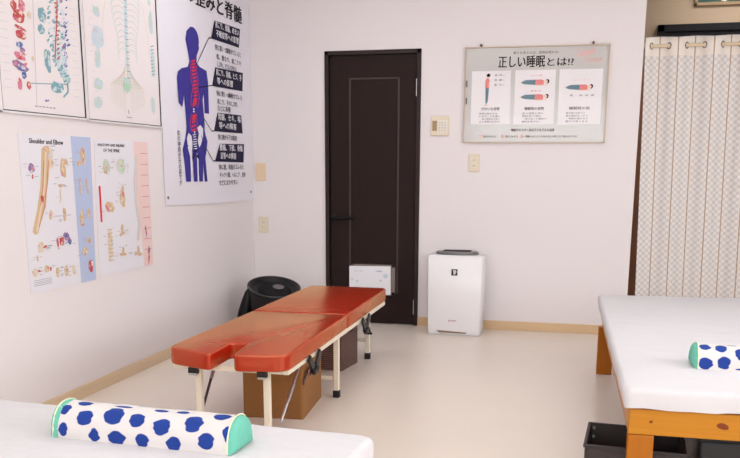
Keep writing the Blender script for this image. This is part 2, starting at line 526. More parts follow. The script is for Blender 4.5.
# outlines of the printed charts, metres from the lower left corner of each sheet
SHOULDER_BLOBS = [(0.075,0.585,0.028,0.025,'vio'),(0.078,0.545,0.008,0.013,'red'),(0.325,0.576,0.027,0.041,'tan'),(0.343,0.616,0.039,0.018,'tan'),(0.294,0.499,0.023,0.009,'tan'),(0.289,0.459,0.006,0.054,'lt'),(0.198,0.676,0.029,0.013,'tan'),(0.23,0.633,0.022,0.057,'tan2'),(0.199,0.361,0.017,0.028,'tan'),(0.313,0.35,0.018,0.029,'tan'),(0.103,0.212,0.034,0.028,'tan2'),(0.134,0.212,0.019,0.007,'red'),(0.069,0.164,0.008,0.019,'tan'),(0.239,0.22,0.011,0.034,'red'),(0.273,0.227,0.025,0.024,'red'),(0.317,0.247,0.034,0.024,'vio'),(0.34,0.221,0.021,0.017,'blu'),(0.042,0.097,0.026,0.023,'tan2'),(0.074,0.102,0.017,0.005,'red'),(0.136,0.105,0.027,0.019,'tan'),(0.167,0.101,0.009,0.011,'red'),(0.221,0.077,0.019,0.027,'tan'),(0.297,0.081,0.02,0.029,'tan'),(0.506,0.645,0.025,0.051,'tan'),(0.471,0.608,0.025,0.014,'tan'),(0.463,0.496,0.008,0.047,'tan'),(0.529,0.495,0.009,0.047,'tan'),(0.313,0.371,0.016,0.023,'tan'),(0.464,0.332,0.022,0.052,'tan'),(0.53,0.352,0.016,0.029,'tan'),(0.519,0.214,0.016,0.024,'tan'),(0.522,0.21,0.009,0.008,'red'),(0.474,0.158,0.03,0.024,'tan'),(0.473,0.147,0.012,0.01,'red'),(0.517,0.076,0.03,0.034,'red'),(0.531,0.089,0.016,0.015,'tan2'),(0.293,0.077,0.021,0.028,'tan2'),(0.361,0.074,0.02,0.028,'tan2')]
SHOULDER_ARM = [[(0.169,0.675),(0.222,0.689),(0.224,0.65),(0.204,0.545),(0.181,0.475),(0.158,0.414),(0.123,0.365),(0.087,0.367),(0.11,0.434),(0.132,0.494),(0.147,0.589),(0.109,0.389)]]
ARM2 = [[(0.097,0.39),(0.151,0.387),(0.118,0.333),(0.088,0.279),(0.065,0.274),(0.047,0.289),(0.068,0.336)]]
SPINE_BLOBS = [(0.129,0.585,0.042,0.044,'grn'),(0.114,0.566,0.019,0.025,'tan'),(0.279,0.586,0.055,0.043,'grn'),(0.299,0.581,0.035,0.02,'tan'),(0.139,0.367,0.057,0.035,'tan'),(0.28,0.407,0.035,0.056,'tan'),(0.287,0.469,0.014,0.02,'tan'),(0.134,0.581,0.028,0.01,'tan'),(0.123,0.161,0.027,0.101,'tan2'),(0.258,0.238,0.02,0.031,'tan'),(0.255,0.213,0.045,0.01,'tan'),(0.25,0.098,0.048,0.01,'tan'),(0.255,0.119,0.016,0.026,'tan'),(0.423,0.084,0.062,0.012,'tan'),(0.425,0.103,0.017,0.032,'tan'),(0.528,0.198,0.009,0.038,'vio'),(0.521,0.22,0.007,0.027,'red'),(0.548,0.063,0.009,0.055,'red'),(0.544,0.097,0.007,0.028,'vio')]
SPINE_POLY = [[(0.423,0.721),(0.598,0.728),(0.597,-0.001),(0.487,0.005)],[(0.04,0.482),(0.059,0.481),(0.057,0.29),(0.04,0.291)],[(0.457,0.621),(0.428,0.508),(0.43,0.366),(0.455,0.266),(0.432,0.163)],[(0.054,0.693),(0.331,0.691)],[(0.101,0.673),(0.275,0.668)]]
BODY_BLOBS = [(0.138,0.46,0.026,0.024,'red'),(0.195,0.467,0.031,0.031,'pnk'),(0.168,0.417,0.051,0.031,'red'),(0.176,0.369,0.052,0.007,'red'),(0.174,0.339,0.046,0.022,'red'),(0.16,0.294,0.029,0.014,'blu'),(0.178,0.274,0.023,0.013,'vio'),(0.154,0.246,0.054,0.019,'pnk'),(0.155,0.201,0.074,0.023,'vio'),(0.177,0.166,0.021,0.021,'blu'),(0.141,0.123,0.021,0.029,'pnk'),(0.205,0.122,0.019,0.02,'red'),(0.43,0.132,0.064,0.03,'tea'),(0.337,0.064,0.023,0.005,'blu'),(0.345,0.451,0.038,0.039,'tea'),(0.332,0.386,0.031,0.026,'tea'),(0.25,0.245,0.015,0.013,'tan2'),(0.246,0.435,0.021,0.019,'tan2'),(0.364,0.25,0.03,0.059,'tea')]
BODY_POLY = [[(0.387,0.528),(0.412,0.456),(0.413,0.366),(0.39,0.272),(0.416,0.21),(0.481,0.163),(0.504,0.152),(0.543,0.169),(0.526,0.235),(0.541,0.357),(0.56,0.48),(0.553,0.558)],[(0.48,0.545),(0.46,0.412),(0.425,0.263)],[(0.283,0.51),(0.244,0.026)],[(0.219,0.133),(0.518,0.169)],[(0.516,0.153),(0.507,0.118),(0.473,0.091)]]
NERVE_BLOBS = [(0.133,0.424,0.069,0.064,'gbl'),(0.124,0.317,0.028,0.058,'tea2'),(0.114,0.187,0.052,0.032,'tea2'),(0.104,0.093,0.052,0.032,'tea2'),(0.134,0.55,0.041,0.028,'tea2'),(0.719,0.585,0.028,0.072,'tea2'),(0.724,0.364,0.024,0.097,'tea2'),(0.702,0.12,0.028,0.057,'tea2'),(0.413,0.207,0.053,0.046,'gr2'),(0.713,0.694,0.024,0.016,'tea2')]
NERVE_POLY = [[(0.447,0.662),(0.427,0.481),(0.429,0.27)],[(0.397,0.624),(0.316,0.552),(0.221,0.465)],[(0.506,0.643),(0.63,0.603),(0.635,0.495)]]
BAN_BODY = [[(0.41,0.904),(0.397,0.947),(0.363,1.03),(0.385,1.084),(0.44,1.117),(0.511,1.113),(0.553,1.064),(0.562,0.997),(0.521,0.947),(0.517,0.904),(0.563,0.883),(0.667,0.868),(0.687,0.796),(0.686,0.59),(0.612,0.589),(0.608,0.711),(0.59,0.678),(0.603,0.57),(0.614,0.479),(0.589,0.528),(0.615,0.447),(0.645,0.407),(0.623,0.337),(0.602,0.296),(0.622,0.136),(0.579,0.136),(0.566,0.254),(0.546,0.137),(0.49,0.138),(0.486,0.267),(0.465,0.138),(0.411,0.139),(0.407,0.267),(0.394,0.293),(0.368,0.253),(0.364,0.139),(0.294,0.14),(0.283,0.253),(0.262,0.344),(0.314,0.423),(0.335,0.489),(0.327,0.567),(0.314,0.687),(0.283,0.608),(0.235,0.63),(0.223,0.781),(0.243,0.824),(0.295,0.847),(0.382,0.864)]]
BAN_WHITE = [[(0.356,0.451),(0.328,0.417),(0.334,0.378),(0.367,0.346),(0.397,0.333),(0.411,0.387),(0.397,0.433)],[(0.489,0.489),(0.539,0.509),(0.579,0.487),(0.574,0.432),(0.538,0.383),(0.51,0.362),(0.488,0.402),(0.511,0.45)]]
BAN_BOX = [[(0.826,1.217),(1.28,1.226),(1.248,1.092),(0.763,1.09)],[(0.815,0.908),(1.312,0.922),(1.297,0.788),(0.75,0.778)],[(0.826,0.606),(1.259,0.612),(1.278,0.481),(0.756,0.477)],[(0.848,0.395),(1.299,0.404),(1.281,0.268),(0.754,0.271)]]
BAN_LEAD = [[(0.763,1.093),(0.719,1.087),(0.508,0.889)],[(0.75,0.782),(0.526,0.749)],[(0.758,0.479),(0.716,0.477),(0.602,0.551)],[(0.758,0.275),(0.724,0.275),(0.617,0.36)]]
BAN_SPINE = [[(0.465,0.909),(0.467,0.853),(0.477,0.792),(0.486,0.73),(0.473,0.665),(0.453,0.613)],[(0.458,0.588),(0.439,0.536),(0.433,0.472)],[(0.439,0.453),(0.45,0.408),(0.459,0.344)]]

# ------------------------------------------------------------------ wall charts on the left wall
LW = PI / 2
def blobs(P, data, d=0.0026, jag=0.28):
    """small drawings: each a cluster of irregular strokes along its longer axis"""
    tone = dict(tan=('tan', 'tan2', 'tan2', 'tan', 'pnk'), tan2=('tan2', 'pale', 'tan2', 'tan'), red=('red', 'pnk', 'tan2', 'red'), vio=('vio', 'pale', 'pnk', 'blu'), blu=('blu', 'gbl', 'vio'),
                grn=('grn', 'tan2', 'grn', 'gr2'), tea=('tea', 'gbl', 'tea2', 'tea'), tea2=('tea2', 'gbl', 'grn'), gbl=('gbl', 'pale', 'gbl'), gr2=('gr2', 'tea2', 'grn'), pnk=('pnk', 'red', 'tan2', 'pnk'), lt=('tan2', 'tan'))
    for i, (u, v, ru, rv, k) in enumerate(data):
        rd = random.Random(i * 13 + int(u * 1000))
        tn = tone[k]
        P.ell(u, v, ru * .80, rv * .90, IX[tn[0]], d + 0.0002 * (i % 3), 18, jag * .7, i, (rd.random() - .5) * .5)
        n = 3 + int(min(9, (ru + rv) * 90))
        for q in range(n):
            a, b = (rd.random() * 2 - 1) * .6, (rd.random() * 2 - 1) * .65
            if rv >= ru: r1, r2 = ru * (.16 + .2 * rd.random()), rv * (.12 + .22 * rd.random())
            else: r1, r2 = ru * (.12 + .22 * rd.random()), rv * (.16 + .2 * rd.random())
            P.ell(u + a * ru, v + b * rv, r1, r2, IX[tn[(q + 1) % len(tn)]], d + .0007 + .00008 * q, 8, .3, i * 7 + q, (rd.random() - .5) * 1.2)

def captions(P, data, W, seed, d=0.0022):
    rd = random.Random(seed)
    for (u, v, ru, rv, k) in data:
        for q in range(3):
            s = -1 if rd.random() < .5 else 1
            zz = v + rv * (rd.random() * 2 - 1)
            a = u + s * (ru + .006); b = a + s * (.018 + .02 * rd.random())
            if .01 < min(a, b) and max(a, b) < W - .01:
                P.rect(min(a, b), zz, max(a, b), zz + .003, IX['grey' if q else 'pale'], d)

t = thing('anatomy_poster', 'unframed white chart titled Shoulder and Elbow with a long arm drawing and a blue strip', 'poster', (XL + .001, 3.445, .605), LW)
sheet('sheet', [(0, 0), (.561, -.001), (.592, .742), (-.004, .739)], .0015, M_PAPER, t)
P = Print()
P.poly([(0.42, 0.0), (0.560, 0.0), (0.590, 0.741), (0.411, 0.741)], IX['stb'], .0019)
P.put('blue_strip', INKS, t)
P = Print()
P.poly([(0.165, 0.675), (0.19, .688), (0.222, 0.689), (0.226, 0.65), (0.206, 0.545), (0.181, 0.475), (0.165, 0.40), (0.153, 0.386), (0.118, 0.333), (0.088, 0.279), (0.065, 0.274), (0.047, 0.289), (0.068, 0.336), (0.095, 0.39), (0.11, 0.434), (0.132, 0.494), (0.15, 0.589)], IX['tan'], .0024)
P.line([(.195, .66), (.165, .5), (.135, .42), (.08, .29)], .012, IX['tan2'], .0028)
P.line([(.175, .62), (.152, .5), (.125, .41)], .004, IX['red'], .0029)
P.line([(.21, .62), (.185, .5), (.15, .40), (.10, .31)], .004, IX['red'], .0029)
P.ell(.14, .44, .014, .018, IX['red'], .0031, 9, .3, 3)
blobs(P, SHOULDER_BLOBS, .0025)
captions(P, SHOULDER_BLOBS, .56, 3, .0023)
for z0 in (.02, .028, .036, .045): P.rect(.03, z0 + .012, .17, z0 + .015, IX['grey'], .0022)
P.put('anatomy_drawing', INKS, t)
P = Print(); P.text('Shoulder and Elbow', .072, .698, .023, .27, IX['ink'], .0024, .02, -.008); P.put('title', INKS, t)

t = thing('anatomy_poster', 'unframed white chart titled Anatomy and Injuries of the Spine with a pink right margin', 'poster', (XL + .001, 4.045, .614), LW)
sheet('sheet', [(-.004, -.0), (.598, -.001), (.599, .728), (.026, .726)], .0015, M_PAPER, t)
P = Print()
P.poly([(0.487, 0.003), (0.596, 0.001), (0.597, 0.726), (0.43, 0.724), (0.455, .35)], IX['stp'], .0019)
P.put('pink_strip', INKS, t)
P = Print()
P.poly([(0.04, 0.482), (0.059, 0.481), (0.057, 0.29), (0.04, 0.291)], IX['vred'], .0024)
sp = [(0.457, 0.651), (0.445, .57), (0.428, 0.508), (0.43, 0.366), (0.455, 0.266), (0.432, 0.163)]
P.line(sp, .034, IX['pale'], .0024)
P.line(sp, .014, IX['tan2'], .0027)
for k in range(22):
    f = k / 21 * (len(sp) - 1.001); i = int(f); q = f - i
    x = sp[i][0] + (sp[i + 1][0] - sp[i][0]) * q; z = sp[i][1] + (sp[i + 1][1] - sp[i][1]) * q
    P.rect(x - .012, z - .003, x + .012, z + .003, IX['tan2'], .0029)
for k in range(10): P.rect(.50, .10 + k * .062, .585, .1025 + k * .062, IX['red'], .0023)
blobs(P, SPINE_BLOBS, .0025)
captions(P, SPINE_BLOBS, .46, 5, .0023)
for k in range(9): P.rect(.095, .075 + k * .021, .15, .080 + k * .021, IX['tan'], .0040)
P.put('anatomy_drawing', INKS, t)
P = Print(); P.text('ANATOMY AND INJURIES', .054, .686, .018, .275, IX['ink'], .0024, .02); P.text('OF THE SPINE', .108, .660, .017, .165, IX['ink'], .0024, .02); P.put('title', INKS, t)

def framed_chart(label, loc, W, H, skew):
    t = thing('framed_chart', label, 'framed chart', loc, LW)
    bm = bmesh.new()
    r = .0045
    for a, b in (((0, 0), (W, r)), ((0, H - r), (W, H)), ((0, 0), (r, H)), ((W - r, 0), (W, H))):
        box(bm, (a[0], -.012, a[1]), (b[0], 0, b[1]), .001)
    obj('inner_frame', bm, mat('black_frame', rgb(44, 38, 42), 0.35), t)
    bm = bmesh.new()
    o = .010
    for a, b in (((-o, -o), (W + o, 0)), ((-o, H), (W + o, H + o)), ((-o, -o), (0, H + o)), ((W, -o), (W + o, H + o))):
        box(bm, (a[0], -.014, a[1]), (b[0], 0, b[1]), .002)
    obj('outer_frame', bm, mat('pale_frame', rgb(226, 220, 220), 0.3), t)
    obj('backing', bx((r, -.006, r), (W - r, 0, H - r)), M_PAPER2, t)
    return t

t = framed_chart('framed chart of red organs beside a blue side-view spine, leftmost on the wall', (XL, 3.338, 1.440), .660, 1.00, 0)
P = Print()
rd = random.Random(5)
sp = [(.45, .98), (.47, .70), (.475, .45), (.462, .32), (.475, .22), (.515, .165)]
for k in range(420):
    f = rd.random() * (len(sp) - 1.001); i = int(f); q = f - i
    x = sp[i][0] + (sp[i + 1][0] - sp[i][0]) * q; z = sp[i][1] + (sp[i + 1][1] - sp[i][1]) * q
    e = (rd.random() * 2 - 1) * (.085 if f < 3 else .06 if f < 4 else .03)
    c = ('tea', 'gbl', 'tea2', 'gbl', 'tea')[k % 5] if e < .03 else ('gbl', 'blu', 'gbl', 'vio')[k % 4]
    P.ell(x + e, z + .01 * rd.random(), .007 + .010 * rd.random(), .003 + .005 * rd.random(), IX[c], .0066 + .000002 * k, 7, .3, k, .5)
P.line([(.43, .98), (.445, .80), (.46, .68), (.475, .545), (0.462, 0.445), (0.44, .35), (0.425, 0.263)], .008, IX['red'], .0078)
for k in range(30): P.line([(.452 - .001 * abs(k - 8), .27 + k * .021), (.472 - .001 * abs(k - 8), .275 + k * .021)], .006, IX['red'], .0079)
P.line([(.283, .98), (.283, .51), (.255, .026)], .003, IX['grey'], .0066)
P.line([(0.219, 0.133), (0.518, 0.155)], .004, IX['tea'], .0079)
P.line([(0.516, 0.163), (0.515, 0.118), (0.473, 0.091)], .010, IX['tea'], .0079)
for k in range(20): P.rect(.565 + .004 * (k % 3), .10 + k * .035, .62, .102 + k * .035, IX['pale'], .0066); P.rect(.03, .10 + k * .035, .085, .102 + k * .035, IX['pale'], .0066)
for k in range(6): P.rect(.24 + k * .028, .030, .262 + k * .028, .036, IX['grey'], .0068)
blobs(P, BODY_BLOBS, .0068, .2)
more = [(0.10, .56, .05, .05, 'red'), (.19, .58, .05, .06, 'pnk'), (.13, .68, .06, .04, 'red'), (.17, .78, .05, .04, 'vio'), (.34, .62, .04, .05, 'tea'), (.36, .75, .04, .05, 'tea')]
blobs(P, more, .0068, .2)
P.put('organ_drawing', INKS, t)

t = framed_chart('framed pale green chart of a whole spine and ribs seen from behind, beside the banner', (XL, 4.022, 1.436), .792, 1.02, 0)
P = Print()
P.line([(.445, .95), (0.445, 0.662), (0.427, 0.481), (0.425, 0.30)], .030, IX['gbl'], .0066)
P.line([(.445, .95), (0.445, 0.662), (0.427, 0.481), (0.425, 0.22)], .012, IX['tea2'], .0070)
for k in range(19):
    z0 = .95 - k * .031
    for s in (-1, 1):
        wd = .105 + .06 * math.sin(min(1, k / 15) * PI)
        P.line([(.437 + s * .012, z0), (.437 + s * wd * .5, z0 + .012), (.437 + s * wd * .85, z0 - .004), (.437 + s * wd, z0 - .030), (.437 + s * wd * .86, z0 - .055)], .0042, IX['grn' if k % 3 else 'tea2'], .0068)
for k in range(44):
    z0 = .96 - k * .017
    P.rect(.420, z0, .452, z0 + .007, IX['tea2' if k % 2 else 'grey'], .0073)
for k in range(9):
    for s in (-1, 1):
        P.line([(.425 + s * .01, .34 - k * .018), (.42 + s * (.03 + .018 * k), .27 - k * .008), (.42 + s * (.035 + .019 * k), .06 + .006 * k)], .0035, IX['grn' if k % 2 else 'tan2'], .0068)
for s in (-1, 1):
    P.line([(.435 + s * .02, .82), (.435 + s * .16, .76), (.435 + s * .24, .52), (.435 + s * .25, .40)], .004, IX['tan2'], .0068)
blobs(P, NERVE_BLOBS, .0068, .2)
for k in range(26): P.rect(.05 + .012 * (k % 4), .08 + k * .033, .085 + .012 * (k % 4), .082 + k * .033, IX['pale'], .0066)
for k in range(9): P.line([(.70, .29 + k * .020), (.745, .30 + k * .020)], .005, IX['tea'], .0082)
P.rect(.39, .030, .45, .036, IX['grey'], .0068)
P.rect(.41, .052, .42, .075, IX['grey'], .0068)
P.put('spine_drawing', INKS, t)

# banner
t = thing('cloth_banner', 'white hanging banner with an indigo human figure, red spine and black caption boxes', 'banner', (XL + .001, 4.83, .963), LW)
bm = bmesh.new()
N, Mz, W, H = 40, 30, 1.476, 1.56
gr = {}
for i in range(N + 1):
    for j in range(Mz + 1):
        x = W * i / N; z = H * j / Mz
        if j == 0: z += -.008 * math.sin(PI * i / N) - .016 * i / N
        y = -.004 - .0015 * math.sin(9 * x + 3 * z)
        for s in (0, 1): gr[i, j, s] = bm.verts.new((x, y + s * .0016, z))
for i in range(N):
    for j in range(Mz):
        bm.faces.new((gr[i, j, 0], gr[i + 1, j, 0], gr[i + 1, j + 1, 0], gr[i, j + 1, 0]))
        bm.faces.new((gr[i, j, 1], gr[i, j + 1, 1], gr[i + 1, j + 1, 1], gr[i + 1, j, 1]))
for i in range(N):
    for j in (0, Mz): bm.faces.new((gr[i, j, 0], gr[i, j, 1], gr[i + 1, j, 1], gr[i + 1, j, 0]))
for j in range(Mz):
    for i in (0, N): bm.faces.new((gr[i, j, 0], gr[i, j, 1], gr[i, j + 1, 1], gr[i, j + 1, 0]))
obj('cloth', bm, mat('white_banner', rgb(228, 222, 230), 0.6, bump=0.1, scale=8), t, True)
P = Print()
P.poly(BAN_BODY[0], IX['purp'], .0068); P.ell(.474, 1.045, .090, .076, IX['purp'], .0069, 24)
for q in BAN_WHITE: P.poly(q, IX['white'], .0072)
P.poly([(.335, .36), (.375, .385), (.40, .33), (.385, .20), (.37, .14), (.366, .30)], IX['white'], .0071)
P.poly([(.47, .33), (.49, .30), (.487, .14), (.466, .14)], IX['white'], .0071)
P.line([(.345, .30), (.36, .22)], .012, IX['purp'], .0075); P.line([(.55, .44), (.575, .40), (.585, .33)], .008, IX['ink'], .0076)
P.put('figure', INKS, t)
P = Print()
def path(pts, n):
    out = []
    for k in range(n):
        f = k / (n - 1) * (len(pts) - 1.0001); i = int(f); q = f - i
        out.append((pts[i][0] + (pts[i + 1][0] - pts[i][0]) * q, pts[i][1] + (pts[i + 1][1] - pts[i][1]) * q))
    return out
for (x, z) in path([(0.465, 0.909), (0.467, 0.853), (0.477, 0.792), (0.486, 0.73), (0.473, 0.665), (0.455, 0.63)], 15):
    P.line([(x - .028, z - .006), (x + .028, z + .008)], .012, IX['vred'], .0078)
for (x, z) in path([(0.450, 0.565), (0.439, 0.536), (0.433, 0.472)], 6):
    P.line([(x - .028, z - .006), (x + .028, z + .008)], .012, IX['vred'], .0078)
for s in (-1, 1):
    P.line([(.463 + s * .055, .90), (.465 + s * .038, .853), (.475 + s * .055, .792), (.484 + s * .035, .74)], .006, IX['vred'], .0077)
    P.line([(.484 + s * .035, .74), (.478 + s * .06, .69), (.455 + s * .05, .62)], .006, IX['vred'], .0077)
    P.line([(.448 + s * .03, .58), (.439 + s * .055, .52), (.433 + s * .03, .46)], .006, IX['vred'], .0077)
for z in (.60, .585, .455, .44, .425): P.rect(.435, z, .455, z + .010, IX['white'], .0079)
for k in range(7):
    P.line([(.415, .44 - k * .015), (.475, .445 - k * .015)], .006, IX['white'], .0079)
P.line([(.42, .43), (.41, .38), (.44, .33), (.48, .35), (.485, .41), (.46, .45)], .009, IX['ink'], .0080)
P.line([(.43, .32), (.40, .29)], .022, IX['ink'], .0080); P.line([(.47, .31), (.50, .29)], .022, IX['ink'], .0080)
P.put('spine_drawing', INKS, t)
P = Print()
for q in BAN_BOX: P.poly(q, IX['navy'], .0070)
for q in BAN_LEAD: P.line(q, .007, IX['ink'], .0082)
P.put('caption_boxes', INKS, t)
P = Print()
P.text('背骨の歪みと脊髄', .06, 1.265, .115, 1.25, IX['ink'], .0072, .03)
for (a, b, x, z, w1, w2) in (('首こり、頭痛、めまい', '不眠症等への影響', .835, 1.105, .415, .40), ('肩こり、背痛、ヒジ、手', '等への影響', .825, .79, .455, .28), ('胃腸、セキ、喘', '等への障害', .835, .49, .405, .31), ('腰痛、下肢、骨盤', '足等への障害', .845, .28, .42, .28)):
    P.text(a, x, z + .068, .046, w1, IX['white'], .0076, .018)
    P.text(b, x + .01, z + .010, .046, w2, IX['white'], .0076, .018)
for s, x, z, w_ in (('特に第1・2頸椎がズレると', .82, 1.025, .46), ('気、重なり、肩こりや', .84, .965, .44), ('しびれ、だるさが出る', .85, .915, .34),
                    ('特に第5・6胸椎がズレる', .82, .72, .46), ('肩こり、手のしびれ', .83, .665, .36), ('などに影響', .83, .62, .23),
                    ('特に胸から下の障害', .82, .423, .34), ('特に腰、骨盤がズレると', .82, .215, .46), ('ギックリ腰、ヘルニア、坐骨', .83, .160, .48), ('などになりやすい', .82, .105, .33)):
    P.text(s, x, z, .038, w_, IX['ink'], .0072, .008)
P.text('右の神経が元の姿です', .192, .118, .345, .046, IX['ink'], .0072, 0, vertical=True)
P.put('lettering', INKS, t)
for x, z in ((.035, .045), (W - .06, .045), (.035, H - .04), (W - .06, H - .04)):
    bm = bmesh.new()
    bmesh.ops.create_cone(bm, segments=16, radius1=.010, radius2=.010, depth=.003, cap_ends=True, matrix=Matrix.Translation((x, -.0075, z)) @ Matrix.Rotation(PI / 2, 4, 'X'))
    obj('grommet', bm, mat('dull_brass', rgb(150, 140, 130), 0.4, metal=0.5), t)

# sleep sign on the back wall
t = thing('framed_sign', 'wide grey framed sign with three white cards about correct sleeping posture', 'sign', (-.848, YB - .0005, 1.377))
t.rotation_euler = (0, math.radians(.2), 0)
W, H = 1.0, .662
bm = bmesh.new()
for a, b in (((0, 0), (W, .007)), ((0, H - .007), (W, H)), ((0, 0), (.007, H)), ((W - .007, 0), (W, H))):
    box(bm, (a[0], -.020, a[1]), (b[0], 0, b[1]), .001)
obj('frame', bm, mat('champagne_metal', rgb(186, 164, 140), 0.35, metal=0.3), t)
obj('board', bx((.007, -.008, .007), (W - .007, 0, H - .007)), mat('grey_laminate', rgb(196, 190, 186), 0.14, spec=0.6), t)
cards = [[(0.052, 0.499), (0.328, 0.499), (0.336, 0.130), (0.052, 0.130)], [(0.36, 0.501), (0.642, 0.501), (0.642, 0.128), (0.36, 0.128)], [(0.667, 0.501), (0.962, 0.501), (0.962, 0.126), (0.667, 0.126)]]
for c in cards:
    P = Print(); P.poly(c, 0, .0090)
    obj('card', P.bm, mat('glossy_card', rgb(228, 220, 222), 0.2), t, 'flat')
SGN = [M_INK, mat('brown_ink', rgb(110, 92, 90), 0.6), mat('coral_ink', rgb(226, 130, 128), 0.6), mat('slate_ink', rgb(98, 128, 140), 0.6), mat('script_pink', rgb(226, 172, 168), 0.6), mat('skin_ink', rgb(236, 196, 178), 0.6)]
P = Print()
P.text('正しい睡眠', .236, .518, .080, .325, 0, .0094, .011); P.text('とは!?', .578, .526, .052, .180, 0, .0094, .014)
P.text('眠りを変えれば、身体は変わる!', .342, .608, .019, .31, 1, .0094, .012)
for s, x, wd in (('きれいな姿勢', .127, .13), ('睡眠時の姿勢', .435, .135), ('睡眠時の首', .745, .14)):
    P.text(s, x, .226, .022, wd, 1, .0098, .02)
rows = [('背骨は緩やかな', 'Ｓ字カーブを描く', '体に負担の少ない', '立ち姿勢のかたち'), ('立つ姿勢と同じ', '背骨を保って眠る', '体に合った寝具で', '疲れを残さない'), ('枕の高さが合うと', '首の骨がまっすぐ', '呼吸が楽になり', '眠りが深くなる')]
for k, x in enumerate((.112, .42, .725)):
    for j, s in enumerate(rows[k]):
        P.text(s, x + (.02 if j == 2 else 0), .198 - j * .019, .013, .13 + .02 * ((j + k) % 2), 1, .0098, .008)
for j, s in enumerate(('頭・耳', '肩・腰', '膝・足')):
    P.text(s, .215, .462 - j * .033, .014, .05, 1, .0098, .01); P.rect(.272, .467 - j * .033, .285, .469 - j * .033, 1, .0098)
P.text('睡眠がカラダへ及ぼすさまざまな効果', .345, .078, .022, .305, 1, .0094, .018)
for x, s, wd in ((.125, '筋肉がゆるむ', .095), (.285, '脳を休める', .09), (.425, '内臓のはたらきや血の流れが良くなり疲れがとれる', .36)):
    P.ell(x, .045, .012, .014, 4, .0094, 14); P.ell(x, .045, .009, .011, 5, .0096, 14)
    P.text(s, x + .022, .036, .016, wd, 1, .0094, .01)
P.text('○ いい例', .475, .458, .012, .07, 2, .0098, .01); P.text('● 悪い例', .475, .352, .012, .07, 2, .0098, .01)
for x in (.77, .80, .83, .86): P.rect(x, .425, x + .014, .429, 4, .0098)
P.text('頭', .745, .318, .012, .02, 1, .0098); P.text('首  肩  腰', .81, .318, .012, .10, 1, .0098)
P.put('lettering', SGN, t)
P = Print()
P.text('Good', .785, .575, .056, .115, 4, .0096, .01, .22); P.put('script_lettering', SGN, t)
P = Print(); P.text('Sleep', .838, .526, .052, .11, 4, .0096, .01, .12); P.put('script_lettering', SGN, t)
P = Print()
def lying(x0, x1, z, tilt=0.0):
    L = x1 - x0
    P.poly([(x0, z - .006), (x0 + .025 * L / .22, z - .014), (x0 + L * .52, z - .020), (x0 + L * .52, z + .016), (x0 + .03, z + .014), (x0 + .005, z + .004)], 3, .0100)
    P.poly([(x0 - .018, z - .003), (x0 + .004, z - .008), (x0 + .004, z + .006)], 5, .0099)
    P.poly([(x0 + L * .50, z - .020), (x0 + L * .80, z - .018), (x0 + L * .80, z + .010), (x0 + L * .72, z + .017), (x0 + L * .50, z + .017)], 2, .0102)
    P.line([(x0 + L * .55, z - .024), (x0 + L * .93, z - .020)], .006, 5, .0099)
    P.ell(x0 + L * .88, z + .002, .013, .011, 5, .0104); P.ell(x0 + L * .93, z + .004, .012, .016, 0, .0103, 10, .1, 2)
for q in ((.405, .60, .418), (.405, .60, .318), (.715, .90, .380)):
    lying(*q); P.put('lying_figure', SGN, t); P = Print()
P.poly([(.152, .385), (.178, .385), (.172, .30), (.168, .275), (.156, .275), (.154, .30)], 3, .0100)
P.poly([(.150, .382), (.179, .382), (.182, .43), (.172, .447), (.158, .447), (.150, .43)], 2, .0102)
P.poly([(.178, .435), (.185, .40), (.180, .37), (.176, .37), (.174, .40)], 5, .0103)
P.ell(.168, .462, .011, .015, 5, .0102); P.ell(.171, .470, .014, .012, 0, .0104, 10, .1, 4); P.ell(.160, .264, .014, .006, 5, .0103)
P.put('standing_figure', SGN, t)
for x, z0, z1 in ((.024, .39, .435), (.024, .27, .315)):
    obj('clip', bx((x - .010, -.021, z0), (x - .002, -.019, z1), .001), mat('blue_grey_clip', rgb(70, 82, 104), 0.5), t)
for x in (.112, .886):
    bm = bmesh.new(); tube(bm, [(x, 0, H + .012), (x, -.022, H + .012)], .009, 14); box(bm, (x - .003, -.018, H - .004), (x + .003, -.012, H + .010))
    obj('hanging_hook', bm, mat('dark_bronze', rgb(96, 72, 62), 0.4, metal=0.4), t)

# wall plates
t = thing('intercom_panel', 'square beige control panel beside the brown door, brown display and keypad', 'control panel', (-1.087, YB - .0005, 1.428))
obj('plate', bx((0, -.014, 0), (.134, 0, .142), .004), M_PLATE, t)
obj('display', bx((.012, -.0165, .034), (.046, -.013, .106), .001), mat('brown_display', rgb(160, 130, 92), 0.25), t)
obj('keypad_panel', bx((.052, -.0160, .024), (.122, -.013, .108), .002), mat('pale_keypad', rgb(232, 224, 212), 0.4), t)
for r_ in range(4):
    for c_ in range(3):
        obj('button', bx((.058 + c_ * .021, -.019, .030 + r_ * .019), (.073 + c_ * .021, -.0155, .043 + r_ * .019), .001), mat('button_beige', rgb(206, 196, 182), 0.45), t)
def outlet(loc, label, W=.080, H=.128):
    t = thing('wall_outlet', label, 'outlet', loc)
    obj('plate', bx((0, -.009, 0), (W, 0, H), .003), M_PLATE, t)
    for k in (0, 1):
        z = H * (.32 + .30 * k)
        s = obj('socket', bx((W * .25, -.0105, z - .013), (W * .75, -.008, z + .020), .001), mat('socket_ivory', rgb(226, 214, 194), 0.4), t)
        bm = bmesh.new(); box(bm, (W * .40, -.0110, z - .004), (W * .43, -.0100, z + .012)); box(bm, (W * .57, -.0110, z - .004), (W * .60, -.0100, z + .012))
        obj('slot', bm, M_BLACK, s)
    return t
outlet((-.802, YB - .0005, 1.168), 'ivory wall outlet below the framed sleep sign')
outlet((-2.452, YB - .0005, .687), 'ivory wall outlet low in the corner below the plain tan plate')
t = thing('blank_plate', 'plain tan wall plate without sockets beside the banner corner', 'wall plate', (-2.466, YB - .0005, 1.092))
